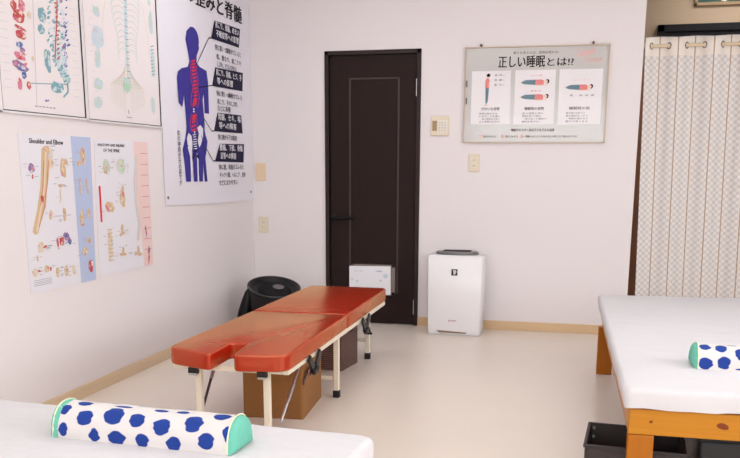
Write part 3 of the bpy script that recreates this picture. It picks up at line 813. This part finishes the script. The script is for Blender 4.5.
obj('plate', bx((0, -.008, 0), (.080, 0, .136), .003), mat('tan_plate', rgb(226, 200, 166), 0.4), t)
obj('screw_cover', bx((.030, -.0095, .060), (.050, -.007, .076), .001), mat('tan_plate', rgb(226, 200, 166), 0.4), t)

# paper notice on the door vent
t = thing('paper_notice', 'white paper sheet taped over the vent low on the brown door', 'notice', (-1.709, YB - .010, .232))
sheet('sheet', [(0, 0), (.331, 0), (.329, .222), (.0, .216)], .0012, mat('notice_paper', rgb(236, 234, 238), 0.5), t)
P = Print()
P.text('お知らせ 換気', .04, .175, .010, .07, 1, .0016); P.text('こちらを閉めない', .205, .175, .012, .06, 7, .0016, .01)
P.ell(.29, .145, .021, .017, 13, .0016, 14, .1, 1); P.ell(.022, .115, .010, .006, 4, .0016, 9, .3, 2); P.ell(.062, .100, .012, .007, 2, .0016, 9, .3, 3); P.ell(.25, .11, .01, .008, 2, .0016, 9, .3, 4)
P.put('lettering', INKS, t)

# ------------------------------------------------------------------ air purifier
t = thing('air_purifier', 'white floor-standing air purifier against the wall right of the door', 'air purifier', (-.840, 5.990, 0))
W = .405
bm = bmesh.new()
for z, w0, in ((0, 1),): pass
prof = [(0.0, .180, .0), (.012, .190, .0), (.30, .194, .0), (.572, .199, .0), (.583, .193, .004)]
def shell(bm, rows, r=.02, n=4):
    rings = []
    for (z, hw, y0, y1) in rows:
        rings.append([bm.verts.new((x, y, z)) for x, y in rrect(-hw, hw, y0, y1, r, n)])
    for a, b in zip(rings, rings[1:]):
        k = len(a)
        for i in range(k): bm.faces.new((a[i], a[(i + 1) % k], b[(i + 1) % k], b[i]))
    bm.faces.new(rings[0]); bm.faces.new(rings[-1])
shell(bm, [(0.0, .186, .008, .215), (.015, .192, .008, .222), (.57, .203, .008, .222), (.582, .197, .014, .214)])
obj('body', bm, mat('white_plastic', rgb(228, 224, 226), 0.4), t, True)
bm = bmesh.new()
shell(bm, [(0.012, .186, -.004, .012), (.05, .189, -.006, .012), (.30, .192, -.008, .012), (.568, .197, -.006, .012), (.574, .192, -.002, .012)], .006, 3)
obj('front_panel', bm, mat('white_gloss_plastic', rgb(232, 227, 228), 0.28), t, True)
bm = bmesh.new(); lathe(bm, [(.0001, .580), (.150, .580), (.158, .590), (.150, .603), (.120, .606), (.0001, .604)], 40, 0, .11, sy=.58)
obj('top_outlet', bm, mat('smoke_grey', rgb(112, 106, 108), 0.35), t, True)
bm = bmesh.new()
for k in range(7): box(bm, (-.10, .06 + k * .017, .604), (.10, .064 + k * .017, .609))
obj('louvre', bm, M_BLACK, t)
lg = obj('logo_badge', bx((-.024, -.0095, .440), (.020, -.0070, .486), .001), M_BLACK, t)
P = Print()
for x, z in ((-.008, .474), (.002, .476), (.008, .468), (-.003, .466), (.004, .459), (-.006, .457), (-.001, .450)): P.ell(x, z, .0045, .0045, 0, .0100, 10)
P.put('logo_mark', [M_PAPER], lg)
P = Print(); P.text('SHARP', -.040, .104, .011, .058, 0, .0086, .02); P.put('brand_lettering', [mat('brand_red', rgb(170, 92, 84), 0.5)], t)
bm = bmesh.new()
vs = [bm.verts.new(q) for q in ((-.125, -.0075, .036), (.100, -.0075, .026), (.088, -.0075, .018), (-.105, -.0075, .020), (-.125, .0, .036), (.100, .0, .026), (.088, .0, .018), (-.105, .0, .020))]
bm.faces.new(vs[:4]); bm.faces.new(vs[4:][::-1])
for k in range(4): bm.faces.new((vs[k], vs[(k + 1) % 4], vs[4 + (k + 1) % 4], vs[4 + k]))
obj('lower_slot', bm, mat('slot_brown', rgb(130, 104, 84), 0.5), t)

# ------------------------------------------------------------------ black round tub in the corner
t = thing('round_tub', 'black round tub with slanted open rim and small grey badge inside, in the corner', 'tub', (-2.132, 5.76, -0.0))
def slant(p):
    k = min(1.0, max(0.0, p.z / .32))
    return Vector((p.x, p.y, p.z + k * (.22 * p.y - .16 * p.x)))
bm = bmesh.new()
lathe(bm, [(.150, 0), (.160, .01), (.178, .28), (.188, .320), (.195, .328), (.195, .338), (.186, .344), (.176, .340), (.168, .325), (.150, .312), (.10, .306), (.0001, .305)], 56, fn=slant)
obj('body', bm, mat('satin_black', rgb(17, 15, 17), 0.45, spec=.3), t, True)
bm = bmesh.new()
lathe(bm, [(.0001, .306), (.118, .306), (.124, .312), (.114, .318), (.0001, .321)], 36, 0, .01, fn=slant)
obj('inner_disc', bm, mat('matte_black', rgb(12, 11, 12), 0.7, spec=.2), t, True)
bm = bmesh.new()
lathe(bm, [(.0001, .321), (.040, .323), (.042, .327), (.0001, .329)], 28, .015, .05, fn=slant)
obj('badge', bm, mat('badge_grey', rgb(98, 88, 92), 0.4), t, True)
bm = bmesh.new()
tube(bm, [slant(Vector((.190 * math.cos(a), .190 * math.sin(a), .342))) for a in [2 * PI * k / 48 for k in range(49)]], .0055, 8, cap=False)
obj('rim', bm, mat('rim_grey', rgb(58, 54, 58), 0.35), t, True)
bm = bmesh.new()
tube(bm, [(-.176, -.02, .325), (-.186, -.02, .29), (-.202, -.02, .23), (-.222, -.02, .15), (-.238, -.02, .07), (-.240, -.02, .005)], [.020, .034, .044, .052, .056, .058], 18)
obj('side_support', bm, MATS['satin_black'], t, True)

# ------------------------------------------------------------------ treatment table
TT = thing('treatment_table', 'folding treatment table with orange-red vinyl padding and cream steel legs', 'table', (-1.424, 3.232, 0), math.radians(0.55))
M_VINYL = mat('orange_vinyl', rgb(168, 32, 14), 0.24, bump=0.22, scale=2.4, stretch=(1.0, 1.8, 1.0), dist=0.012, detail=0.6)
_n = M_VINYL.node_tree
_p = _n.nodes['Principled BSDF']
_bump = [n for n in _n.nodes if n.type == 'BUMP'][0]
_d = _n.nodes.new('ShaderNodeBsdfDiffuse'); _d.inputs['Color'].default_value = rgb(168, 32, 14)
_g = _n.nodes.new('ShaderNodeBsdfGlossy'); _g.inputs['Color'].default_value = (1.0, .84, .50, 1); _g.inputs['Roughness'].default_value = .22
_f = _n.nodes.new('ShaderNodeFresnel'); _f.inputs['IOR'].default_value = 1.85
_m = _n.nodes.new('ShaderNodeMixShader')
for q in (_d, _g, _f): _n.links.new(_bump.outputs['Normal'], q.inputs['Normal'])
_n.links.new(_f.outputs[0], _m.inputs[0]); _n.links.new(_d.outputs[0], _m.inputs[1]); _n.links.new(_g.outputs[0], _m.inputs[2])
_n.links.new(_m.outputs[0], _n.nodes['Material Output'].inputs['Surface'])
_n.nodes.remove(_p)
def rounded(pts_r):
    """polygon with per-corner radius -> outline"""
    out = []
    n = len(pts_r)
    for i in range(n):
        (x, y, r) = pts_r[i]
        p = Vector((x, y)); a = Vector(pts_r[i - 1][:2]); b = Vector(pts_r[(i + 1) % n][:2])
        d1 = (a - p).normalized(); d2 = (b - p).normalized()
        if r <= 0: out.append(p); continue
        for k in range(6):
            q = k / 5.0
            s = p + d1 * r; e = p + d2 * r
            out.append(s * (1 - q) ** 2 + p * 2 * q * (1 - q) + e * q * q)
    return out
def cushion(name, outline, z0, z1, bev=.018):
    bm = bmesh.new()
    vs = [bm.verts.new((p[0], p[1], z1)) for p in outline]
    f = bm.faces.new(vs)
    r = bmesh.ops.extrude_face_region(bm, geom=[f])
    nv = [e for e in r['geom'] if isinstance(e, bmesh.types.BMVert)]
    for v in nv: v.co.z = z0
    bmesh.ops.recalc_face_normals(bm, faces=bm.faces)
    es = [e for e in bm.edges if abs(e.verts[0].co.z - e.verts[1].co.z) < 1e-5]
    bmesh.ops.bevel(bm, geom=es, offset=bev, segments=5, profile=0.5, affect='EDGES', clamp_overlap=True)
    o = obj(name, bm, M_VINYL, TT, False)
    for p in o.data.polygons: p.use_smooth = True
    o.data.set_sharp_from_angle(angle=math.radians(60))
    return o
Hc = .432
near = rounded([(.279, .0, .06), (.272, 1.008, .014), (-.264, 1.008, .014), (-.281, .03, .06), (-.045, -.055, .035), (-.048, .185, .02), (.030, .190, .02), (.052, -.045, .035)])
c1 = cushion('cushion', near[::-1], .357, Hc)
far = rounded([(.272, 1.013, .014), (.264, 2.045, .05), (-.252, 2.045, .05), (-.264, 1.013, .014)])
c2 = cushion('cushion', far, .355, Hc + .002)
obj('side_rail', bx((.240, .05, .333), (.266, 1.98, .357), .002), M_CREAM, TT)
obj('side_rail', bx((-.266, .05, .333), (-.240, 1.98, .357), .002), M_CREAM, TT)
obj('end_rail', bx((-.239, .045, .335), (.239, .070, .356), .002), M_CREAM, TT)
obj('end_rail', bx((-.239, 1.93, .335), (.239, 1.955, .354), .002), M_CREAM, TT)
for x, y in ((-.155, .075), (.160, .075), (-.240, .925), (.234, .925), (-.178, 1.86), (.180, 1.86)):
    lg = obj('leg', bx((x - .014, y - .014, .012), (x + .014, y + .014, .336), .003), M_CREAM, TT)
    obj('rubber_foot', bx((x - .017, y - .017, 0), (x + .017, y + .017, .040), .003), M_RUB, lg)
for y, z, hw in ((.925, .105, .219), (1.86, .12, .163)):
    obj('crossbar', bx((-hw, y - .009, z - .011), (hw, y + .009, z + .011), .003), M_CREAM, TT)
for s in (-1, 1):
    bm = bmesh.new(); tube(bm, [(s * .176, .56, .336), (s * .176, .20, .075)] if s > 0 else [(-.157, .27, .336), (-.157, .092, .13)], .0065, 8)
    br = obj('brace', bm, M_SILVER if s > 0 else mat('dark_steel', rgb(70, 60, 58), 0.4, metal=.5), TT, True)
    bm = bmesh.new(); tube(bm, [(s * .176, .30, .1475), (s * .176, .38, .2055)] if s > 0 else [(-.157, .20, .255), (-.157, .235, .295)], .009, 8)
    obj('brace_sleeve', bm, M_SILVER, br, True)
    obj('latch', bx((s * .158 - .028, .028, .320), (s * .158 + .016, .050, .346), .002), M_BLACK, TT)
    obj('latch_plate', bx((s * .158 - .024, .026, .312), (s * .158 + .012, .048, .322), .002), M_SILVER, TT)
for y in (.385, 1.40):
    bm = bmesh.new()
    bar(bm, (.280, y - .085, .352), (.280, y - .022, .290), .012, .034); bar(bm, (.280, y + .085, .352), (.280, y + .022, .290), .012, .034)
    tube(bm, [(.280, y + .034 * math.cos(a), .290 + .022 * math.sin(a)) for a in [PI + PI * k / 8 for k in range(9)]], .013, 8)
    obj('carry_strap', bm, M_BLACK, TT, True)
bm = bmesh.new(); tube(bm, [(.222, 1.62, .335), (.202, 1.842, .17)], .006, 8); tube(bm, [(.165, 1.835, .17), (.215, 1.835, .17)], .007, 8)
obj('brace', bm, M_BLACK, TT, True)

# baskets under it
def open_box(bm, hw, hd, h, th=.008, flare=.0, floor=.006):
    o0 = rrect(-hw + flare, hw - flare, -hd + flare, hd - flare, .012, 3); o1 = rrect(-hw, hw, -hd, hd, .012, 3)
    i1 = rrect(-hw + th, hw - th, -hd + th, hd - th, .008, 3); i0 = rrect(-hw + flare + th, hw - flare - th, -hd + flare + th, hd - flare - th, .008, 3)
    rg = []
    for pts, z in ((o0, 0), (o1, h), (i1, h), (i0, floor)): rg.append([bm.verts.new((x, y, z)) for x, y in pts])
    n = len(rg[0])
    for a, b in zip(rg, rg[1:]):
        for k in range(n): bm.faces.new((a[k], a[(k + 1) % n], b[(k + 1) % n], b[k]))
    bm.faces.new(rg[0]); bm.faces.new(rg[-1])
t = thing('fabric_basket', 'tan fabric storage box with a brown leather handle under the orange table', 'basket', (-1.411, 3.926, 0), math.radians(5))
bm = bmesh.new(); open_box(bm, .150, .216, .325)
obj('box_body', bm, mat('tan_suede', rgb(146, 98, 52), 0.9, bump=.3, scale=90, var=.12, dist=.003), t, False)
bm = bmesh.new()
pts = [(.155, -.196, .192), (.166, -.186, .228), (.168, -.11, .236), (.155, -.055, .205)]
for a, b in zip(pts, pts[1:]): bar(bm, a, b, .007, .022)
box(bm, (.150, -.212, .172), (.157, -.184, .202), .002); box(bm, (.150, -.070, .185), (.157, -.042, .215), .002)
obj('handle', bm, mat('brown_leather', rgb(98, 56, 44), 0.45), t)
t = thing('wicker_basket', 'dark brown woven basket behind the tan box under the orange table', 'basket', (-1.462, 4.870, 0), math.radians(-7))
bm = bmesh.new(); open_box(bm, .150, .135, .285, .01)
m = mat('dark_wicker', rgb(66, 42, 40), 0.6)
nt = m.node_tree
tc = nt.nodes.new('ShaderNodeTexCoord'); mp = nt.nodes.new('ShaderNodeMapping'); mp.inputs['Scale'].default_value = (75, 75, 75)
wv = nt.nodes.new('ShaderNodeTexWave'); wv.bands_direction = 'Z'; wv.inputs['Scale'].default_value = .36; wv.inputs['Distortion'].default_value = 2.5; wv.inputs['Detail'].default_value = 2
bp = nt.nodes.new('ShaderNodeBump'); bp.inputs['Strength'].default_value = .8; bp.inputs['Distance'].default_value = .006
cr = nt.nodes.new('ShaderNodeMix'); cr.data_type = 'RGBA'; cr.inputs['A'].default_value = rgb(48, 28, 28); cr.inputs['B'].default_value = rgb(146, 104, 94)
nt.links.new(tc.outputs['Object'], mp.inputs['Vector']); nt.links.new(mp.outputs['Vector'], wv.inputs['Vector'])
nt.links.new(wv.outputs['Fac'], bp.inputs['Height']); nt.links.new(bp.outputs['Normal'], nt.nodes['Principled BSDF'].inputs['Normal'])
nt.links.new(wv.outputs['Fac'], cr.inputs['Factor']); nt.links.new(cr.outputs['Result'], nt.nodes['Principled BSDF'].inputs['Base Color'])
M_WICK = m
obj('basket_body', bm, M_WICK, t)
bm = bmesh.new(); lathe(bm, [(.0001, -.003), (.045, -.003), (.045, .003), (.0001, .003)], 20, sy=.42)
bmesh.ops.rotate(bm, cent=(0, 0, 0), matrix=Matrix.Rotation(PI / 2, 3, 'X'), verts=bm.verts); bmesh.ops.rotate(bm, cent=(0, 0, 0), matrix=Matrix.Rotation(PI / 2, 3, 'Z'), verts=bm.verts)
bmesh.ops.translate(bm, vec=(.150, 0, .235), verts=bm.verts)
obj('handle_hole', bm, M_RUB, t)

# ------------------------------------------------------------------ beds
def plank(name, a, b, parent, m): return obj(name, bx(a, b, .004), m, parent)
PINE = (rgb(194, 130, 30), rgb(178, 108, 18))
def wooden_bed(label, loc, rotz, W, L, H, rail, legs, leg_w, knots=None):
    t = thing('wooden_bed', label, 'bed', loc, rotz)
    mx = wood('pine_x_%d' % len(MATS), PINE[0], PINE[1], 0, 10, .4, knots)
    my = wood('pine_y', PINE[0], PINE[1], 1, 10, .4)
    mz = wood('pine_z', rgb(176, 102, 12), rgb(162, 90, 6), 2, 10, .38)
    plank('end_rail', (0, 0, H - rail), (W, .028, H), t, mx)
    plank('end_rail', (0, L - .028, H - rail), (W, L, H), t, mx)
    plank('side_rail', (0, .029, H - rail), (.028, L - .029, H), t, my)
    plank('side_rail', (W - .028, .029, H - rail), (W, L - .029, H), t, my)
    for x, y in legs: plank('leg', (x, y, 0), (x + leg_w, y + .05, H - rail - .001 if y < .1 or y > L - .1 else H - rail - .001), t, mz)
    bm = bmesh.new()
    n = 12
    for k in range(n):
        y = .05 + (L - .16) * k / (n - 1)
        box(bm, (.029, y, H - .022), (W - .029, y + .06, H - .004))
    obj('slats', bm, my, t)
    return t

def mattress(label, loc, rotz, W, L, H, skew=0.0, lean=0.0, top_r=.022):
    t = thing('mattress', label, 'mattress', loc, rotz)
    bm = bmesh.new()
    rows = [(-.012, 0.004), (-.002, 0.0), (.0, .02), (.0, H - top_r)] + [(-top_r * (1 - math.cos(a)), H - top_r + top_r * math.sin(a)) for a in (.4, .8, 1.2, PI / 2)]
    rings = []
    for ri, (ins, z) in enumerate(rows):
        ring = []
        for i, (x, y) in enumerate(rrect(-ins, W + ins, -ins, L + ins, .028, 5, 26)):
            hem = 0
            if ri < 2: hem = abs(.005 * math.sin(x * 12 + y * 5) + .003 * math.sin(x * 31 - y * 23))
            px = x + lean * (z / H) * (1 if x < W / 2 else 0); py = y + skew * max(0, x) * (y / L)
            ring.append(bm.verts.new((px + .0015 * math.sin(y * 17 + z * 40), py + .0015 * math.sin(x * 21 + z * 30), z + hem)))
        rings.append(ring)
    n = len(rings[0])
    for a, b in zip(rings, rings[1:]):
        for k in range(n): bm.faces.new((a[k], a[(k + 1) % n], b[(k + 1) % n], b[k]))
    bm.faces.new(rings[0]); bm.faces.new(rings[-1])
    o = obj('sheet_cover', bm, M_SHEET, t, True)
    return t

BZ = .455
wooden_bed('wooden bed frame at right, orange pine with a knotty front board', (.209, 2.962, 0), math.radians(1.0), 1.03, 2.14, .378, .093, [(.0, 0), (.94, 0), (-.022, 2.075), (.94, 2.075)], .088, [(.072, .333, .007, .005), (.308, .334, .020, .012), (.62, .34, .008, .006)])
mattress('white sheeted mattress on the pine bed at the right', (.188, 2.945, .379), math.radians(1.1), 1.07, 2.26, BZ - .379, .07, -.008)
bz1 = math.radians(-3.2)
v = Vector((-.528, 2.238))   # far right corner
ux, uy = Vector((math.cos(bz1), math.sin(bz1))), Vector((-math.sin(bz1), math.cos(bz1)))
o1 = v - ux * 1.88 - uy * .95
wooden_bed('wooden bed frame in the left foreground under a white sheeted mattress', (o1.x + ux.x * .02 + uy.x * .02, o1.y + ux.y * .02 + uy.y * .02, 0), bz1, 1.84, .91, .372, .093, [(.0, 0), (1.75, 0), (0, .86), (1.75, .86)], .085)
mattress('white sheeted mattress in the left foreground', (o1.x, o1.y, .373), bz1, 1.88, .95, .450 - .373)

# ------------------------------------------------------------------ bolsters
def bolster(label, loc, rotz, L, W, H, dots, mname, band=False):
    t = thing('bolster_cushion', label, 'cushion', loc, rotz)
    bm = bmesh.new()
    uvl = bm.loops.layers.uv.new('UVMap')
    n, m_ = 28, 24
    prof = []
    for k in range(n + 1):
        a = PI * k / n
        e = 2 / 2.4
        y = -W / 2 * math.copysign(abs(math.cos(a)) ** e, math.cos(a)); z = H * max(0, math.sin(a)) ** e
        z = max(z, .0)
        prof.append((y, z))
    vf = [math.atan2(z / H, -y / (W / 2)) / PI for y, z in prof]
    vv = {}
    for i in range(m_ + 1):
        x = -L / 2 + L * i / m_
        for k, (y, z) in enumerate(prof):
            q = 1 - .02 * math.sin(PI * i / m_) + .012 * math.sin(x * 30 + k)
            vv[i, k] = bm.verts.new((x, y * q, z * q + .001))
    for i in range(m_):
        for k in range(n):
            f = bm.faces.new((vv[i, k], vv[i + 1, k], vv[i + 1, k + 1], vv[i, k + 1]))
            for l, (a, b) in zip(f.loops, ((i, k), (i + 1, k), (i + 1, k + 1), (i, k + 1))):
                l[uvl].uv = (-L / 2 + L * a / m_, vf[b])
        f = bm.faces.new((vv[i, 0], vv[i, n], vv[i + 1, n], vv[i + 1, 0]))
        for l in f.loops: l[uvl].uv = (9, 9)
    obj('cover', bm, dotted_fabric(mname, dots), t, True)
    mint = mat('mint_fabric', rgb(104, 182, 160), 0.8, bump=.7, scale=26, stretch=(1, 2.5, 1), dist=.006)
    for s in (-1, 1):
        bm = bmesh.new()
        rings = []
        for q, dx in (((1.02, -.014), (1.03, 0)) if s < 0 and band else ()) + ((1.0, 0), (.97, .010), (.80, .018), (.45, .024)):
            ring = []
            for k, (y, z) in enumerate(prof):
                rp = 1 + (.02 * math.sin(k * 2.3) if q > .5 else 0)
                ring.append(bm.verts.new((s * (L / 2 + dx), y * q * rp, max(.0012, H * .42 + (z - H * .42) * q * rp + .001))))
            rings.append(ring)
        for a, b in zip(rings, rings[1:]):
            for k in range(n + 1): bm.faces.new((a[k], a[(k + 1) % (n + 1)], b[(k + 1) % (n + 1)], b[k]))
        bm.faces.new(rings[-1]); bm.faces.new(rings[0])
        e = obj('end_cap', bm, mint, t, True)
        bm = bmesh.new()
        tube(bm, [(s * (L / 2 + .001), y * 1.01, z * 1.01 + .0035) for y, z in prof], .0022, 6)
        obj('piping', bm, mat('cream_piping', rgb(226, 222, 190), 0.7), e, True)
    return t
D1 = [(-0.2, 0.46, 0.024, 0.06), (-0.173, 0.239, 0.025, 0.085), (-0.237, 0.094, 0.015, 0.076), (-0.245, 0.313, 0.018, 0.075), (-0.137, 0.066, 0.017, 0.065), (-0.087, 0.300, 0.031, 0.115), (-0.066, 0.06, 0.028, 0.074), (-0.011, 0.265, 0.024, 0.085), (0.013, 0.062, 0.020, 0.072), (0.043, 0.455, 0.021, 0.045), (0.069, 0.223, 0.026, 0.092), (0.108, 0.060, 0.022, 0.07), (0.106, 0.48, 0.020, 0.05), (0.160, 0.295, 0.027, 0.11), (0.205, 0.118, 0.024, 0.086), (0.230, 0.45, 0.026, 0.085), (0.266, 0.211, 0.014, 0.085), (-0.08, 0.49, 0.030, 0.04),
      (-.21, .70, .025, .07), (-.12, .66, .022, .07), (-.03, .62, .025, .06), (.02, .78, .024, .07), (.10, .68, .024, .06), (.19, .70, .026, .07), (-.08, .88, .024, .06), (.09, .90, .024, .06), (.22, .92, .024, .05), (-.20, .93, .02, .05)]
bolster('blue-dotted white bolster with mint ends on the foreground mattress', (-1.133, 2.048, .4495), -.0471, .535, .14, .088, D1, 'dotted_cover_near', True)
D2 = [(-0.207, 0.36, 0.022, 0.075), (-0.205, 0.093, 0.026, 0.085), (-0.150, 0.340, 0.022, 0.085), (-0.140, 0.111, 0.024, 0.090), (-0.082, 0.250, 0.019, 0.091), (-0.078, 0.027, 0.02, 0.016), (-.108, .46, .018, .02), (-.03, .09, .022, .08), (.00, .34, .022, .08), (.06, .11, .022, .08), (.10, .34, .022, .08), (.15, .10, .022, .08), (.20, .33, .022, .08),
      (-.18, .62, .02, .07), (-.09, .68, .02, .07), (0, .62, .02, .07), (.09, .68, .02, .07), (.18, .62, .02, .07), (-.13, .88, .02, .05), (.05, .88, .02, .05)]
bolster('blue-dotted white bolster with a mint end on the right-hand mattress', (.700, 3.376, BZ - .001), 0, .46, .15, .086, D2, 'dotted_cover_far')

# boxes under the right bed
t = thing('storage_crate', 'dark brown open storage crate on the floor beside the pine bed leg', 'crate', (.250, 3.185, 0), math.radians(-4))
bm = bmesh.new(); open_box(bm, .175, .145, .200, .008, .004)
obj('crate_body', bm, mat('dark_crate', rgb(44, 30, 28), 0.5, bump=.1, scale=30), t)
bm = bmesh.new()
r = .012
for a, b in (((-.179, -.149), (.179, -.149 + r)), ((-.179, .149 - r), (.179, .149)), ((-.179, -.137), (-.179 + r, .137)), ((.179 - r, -.137), (.179, .137))):
    box(bm, (a[0], a[1], .194), (b[0], b[1], .206), .002)
obj('rim', bm, mat('rim_dark', rgb(34, 25, 24), 0.5), t)
for x, y in ((-.165, .137), (-.165, .137)):
    pass
for z in (.185, .150):
    obj('rivet', bx((-.160, .1345, z - .006), (-.150, .1375, z + .006), .001), M_SILVER, t)
t = thing('storage_box', 'black lidded storage box in the shadow under the pine bed', 'box', (.80, 3.30, 0))
obj('box_body', bx((-.33, -.20, 0), (.33, .20, .235), .01), M_BLACK, t)
obj('lid', bx((-.34, -.21, .236), (.34, .21, .262), .008), mat('black_lid', rgb(16, 15, 16), .6), t)

# ------------------------------------------------------------------ curtain and rod
CY, CX0, CX1, ZT = 6.372, .385, 2.35, 2.080
t = thing('curtain', 'cream checked grommet curtain hanging in the opening at right', 'curtain', (0, 0, 0))
m = mat('checked_curtain', rgb(230, 222, 212), 0.85)
nt = m.node_tree
uv = nt.nodes.new('ShaderNodeUVMap'); uv.uv_map = 'UVMap'
ck = nt.nodes.new('ShaderNodeTexChecker'); ck.inputs['Scale'].default_value = 1.0
ck.inputs['Color1'].default_value = rgb(226, 219, 216); ck.inputs['Color2'].default_value = rgb(208, 199, 195)
mp = nt.nodes.new('ShaderNodeMapping'); mp.inputs['Scale'].default_value = (46, 46, 1)
nt.links.new(uv.outputs['UV'], mp.inputs['Vector']); nt.links.new(mp.outputs['Vector'], ck.inputs['Vector'])
sx = nt.nodes.new('ShaderNodeSeparateXYZ'); nt.links.new(uv.outputs['UV'], sx.inputs[0])
def mth(op, a, b=None, c=None):
    n_ = nt.nodes.new('ShaderNodeMath'); n_.operation = op
    for i_, v_ in enumerate((a, b, c)):
        if v_ is None: continue
        if isinstance(v_, (int, float)): n_.inputs[i_].default_value = v_
        else: nt.links.new(v_, n_.inputs[i_])
    return n_.outputs[0]
head = mth('GREATER_THAN', sx.outputs[1], ZT - .125)
mx1 = nt.nodes.new('ShaderNodeMix'); mx1.data_type = 'RGBA'; mx1.inputs['B'].default_value = rgb(232, 221, 212)
nt.links.new(head, mx1.inputs['Factor']); nt.links.new(ck.outputs['Color'], mx1.inputs['A'])
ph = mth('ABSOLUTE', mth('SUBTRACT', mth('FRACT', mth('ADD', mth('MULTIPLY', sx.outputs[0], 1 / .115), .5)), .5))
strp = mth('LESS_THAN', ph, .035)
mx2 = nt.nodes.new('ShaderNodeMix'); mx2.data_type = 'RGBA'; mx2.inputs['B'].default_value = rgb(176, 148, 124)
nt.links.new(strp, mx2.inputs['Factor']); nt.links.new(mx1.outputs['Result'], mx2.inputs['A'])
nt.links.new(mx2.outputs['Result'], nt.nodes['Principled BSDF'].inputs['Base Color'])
bm = bmesh.new()
uvl = bm.loops.layers.uv.new('UVMap')
nx, nz = 272, 36
def cpos(u, z):
    k = (ZT - z) / 1.8
    x = u + .046 * k
    a = math.cos(PI * (u - .485) / .115)
    y = CY + .030 * math.copysign(abs(a) ** .8, a) * (1 - .25 * k) + .006 * k * math.sin(u * 9)
    return Vector((x, y, z))
vv = {}
for i in range(nx + 1):
    u = CX0 + (CX1 - CX0) * i / nx
    top = ZT + .006 * math.cos(PI * (u - .485) / .115)
    for j in range(nz + 1):
        z = .05 + (top - .05) * j / nz
        vv[i, j] = (bm.verts.new(cpos(u, z)), u - .485, z)
for i in range(nx):
    for j in range(nz):
        q = (vv[i, j], vv[i + 1, j], vv[i + 1, j + 1], vv[i, j + 1])
        f = bm.faces.new([a[0] for a in q])
        for l, a in zip(f.loops, q): l[uvl].uv = (a[1], a[2])
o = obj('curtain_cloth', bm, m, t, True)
sd = o.modifiers.new('thickness', 'SOLIDIFY'); sd.thickness = .0016; sd.offset = 0
ZR = 2.022
k = 0
M_GRO = mat('brown_grommet', rgb(96, 74, 66), 0.4)
while True:
    u = .4275 + .115 * k
    if u > CX1 - .03: break
    s = 1 if k % 2 == 0 else -1          # the cloth crosses the rod here, going back or forward
    bm = bmesh.new()
    p = cpos(u, ZR)
    d = (cpos(u + .006, ZR) - cpos(u - .006, ZR)).normalized()
    nrm = Vector((-d.y, d.x, 0))
    pts = [p + d * .017 * math.cos(a) + Vector((0, 0, .020 * math.sin(a))) for a in [2 * PI * q / 24 for q in range(25)]]
    tube(bm, pts, .0038, 6, cap=False)
    obj('grommet', bm, M_GRO, t, True)
    k += 1
t = thing('curtain_rod', 'pale wooden curtain rod threaded through the cream curtain', 'curtain rod', (XE, CY, ZR))
bm = bmesh.new(); tube(bm, [(.001, 0, 0), (XR - XE - .001, 0, 0)], .0115, 14)
obj('pole', bm, wood('rod_wood', rgb(226, 204, 176), rgb(208, 184, 152), 0, 8), t, True)
bm = bmesh.new(); tube(bm, [(.0005, 0, 0), (.008, 0, 0)], .020, 16)
obj('end_bracket', bm, M_PLATE, t, True)

# picture on the far wall
t = thing('framed_picture', 'dark green picture in a gilt frame above the dark lintel at the top right', 'picture', (.785, YF - .0005, 2.428))
bm = bmesh.new()
W, H = .56, .28
for a, b in (((0, 0), (W, .026)), ((0, H - .026), (W, H)), ((0, 0), (.026, H)), ((W - .026, 0), (W, H))):
    box(bm, (a[0], -.025, a[1]), (b[0], 0, b[1]), .004)
obj('frame', bm, mat('gilt', rgb(138, 110, 76), 0.45, metal=.2), t)
obj('canvas', bx((.026, -.010, .026), (W - .026, 0, H - .026)), mat('dark_green_canvas', rgb(20, 62, 54), 0.6, var=.3, scale=9), t)
P = Print(); P.ell(.225, .052, .035, .022, 4, .0110, 16, .25, 1); P.ell(.235, .09, .02, .03, 3, .0112, 12, .2, 2)
P.put('painted_shape', INKS, t)
t['category'] = 'picture'
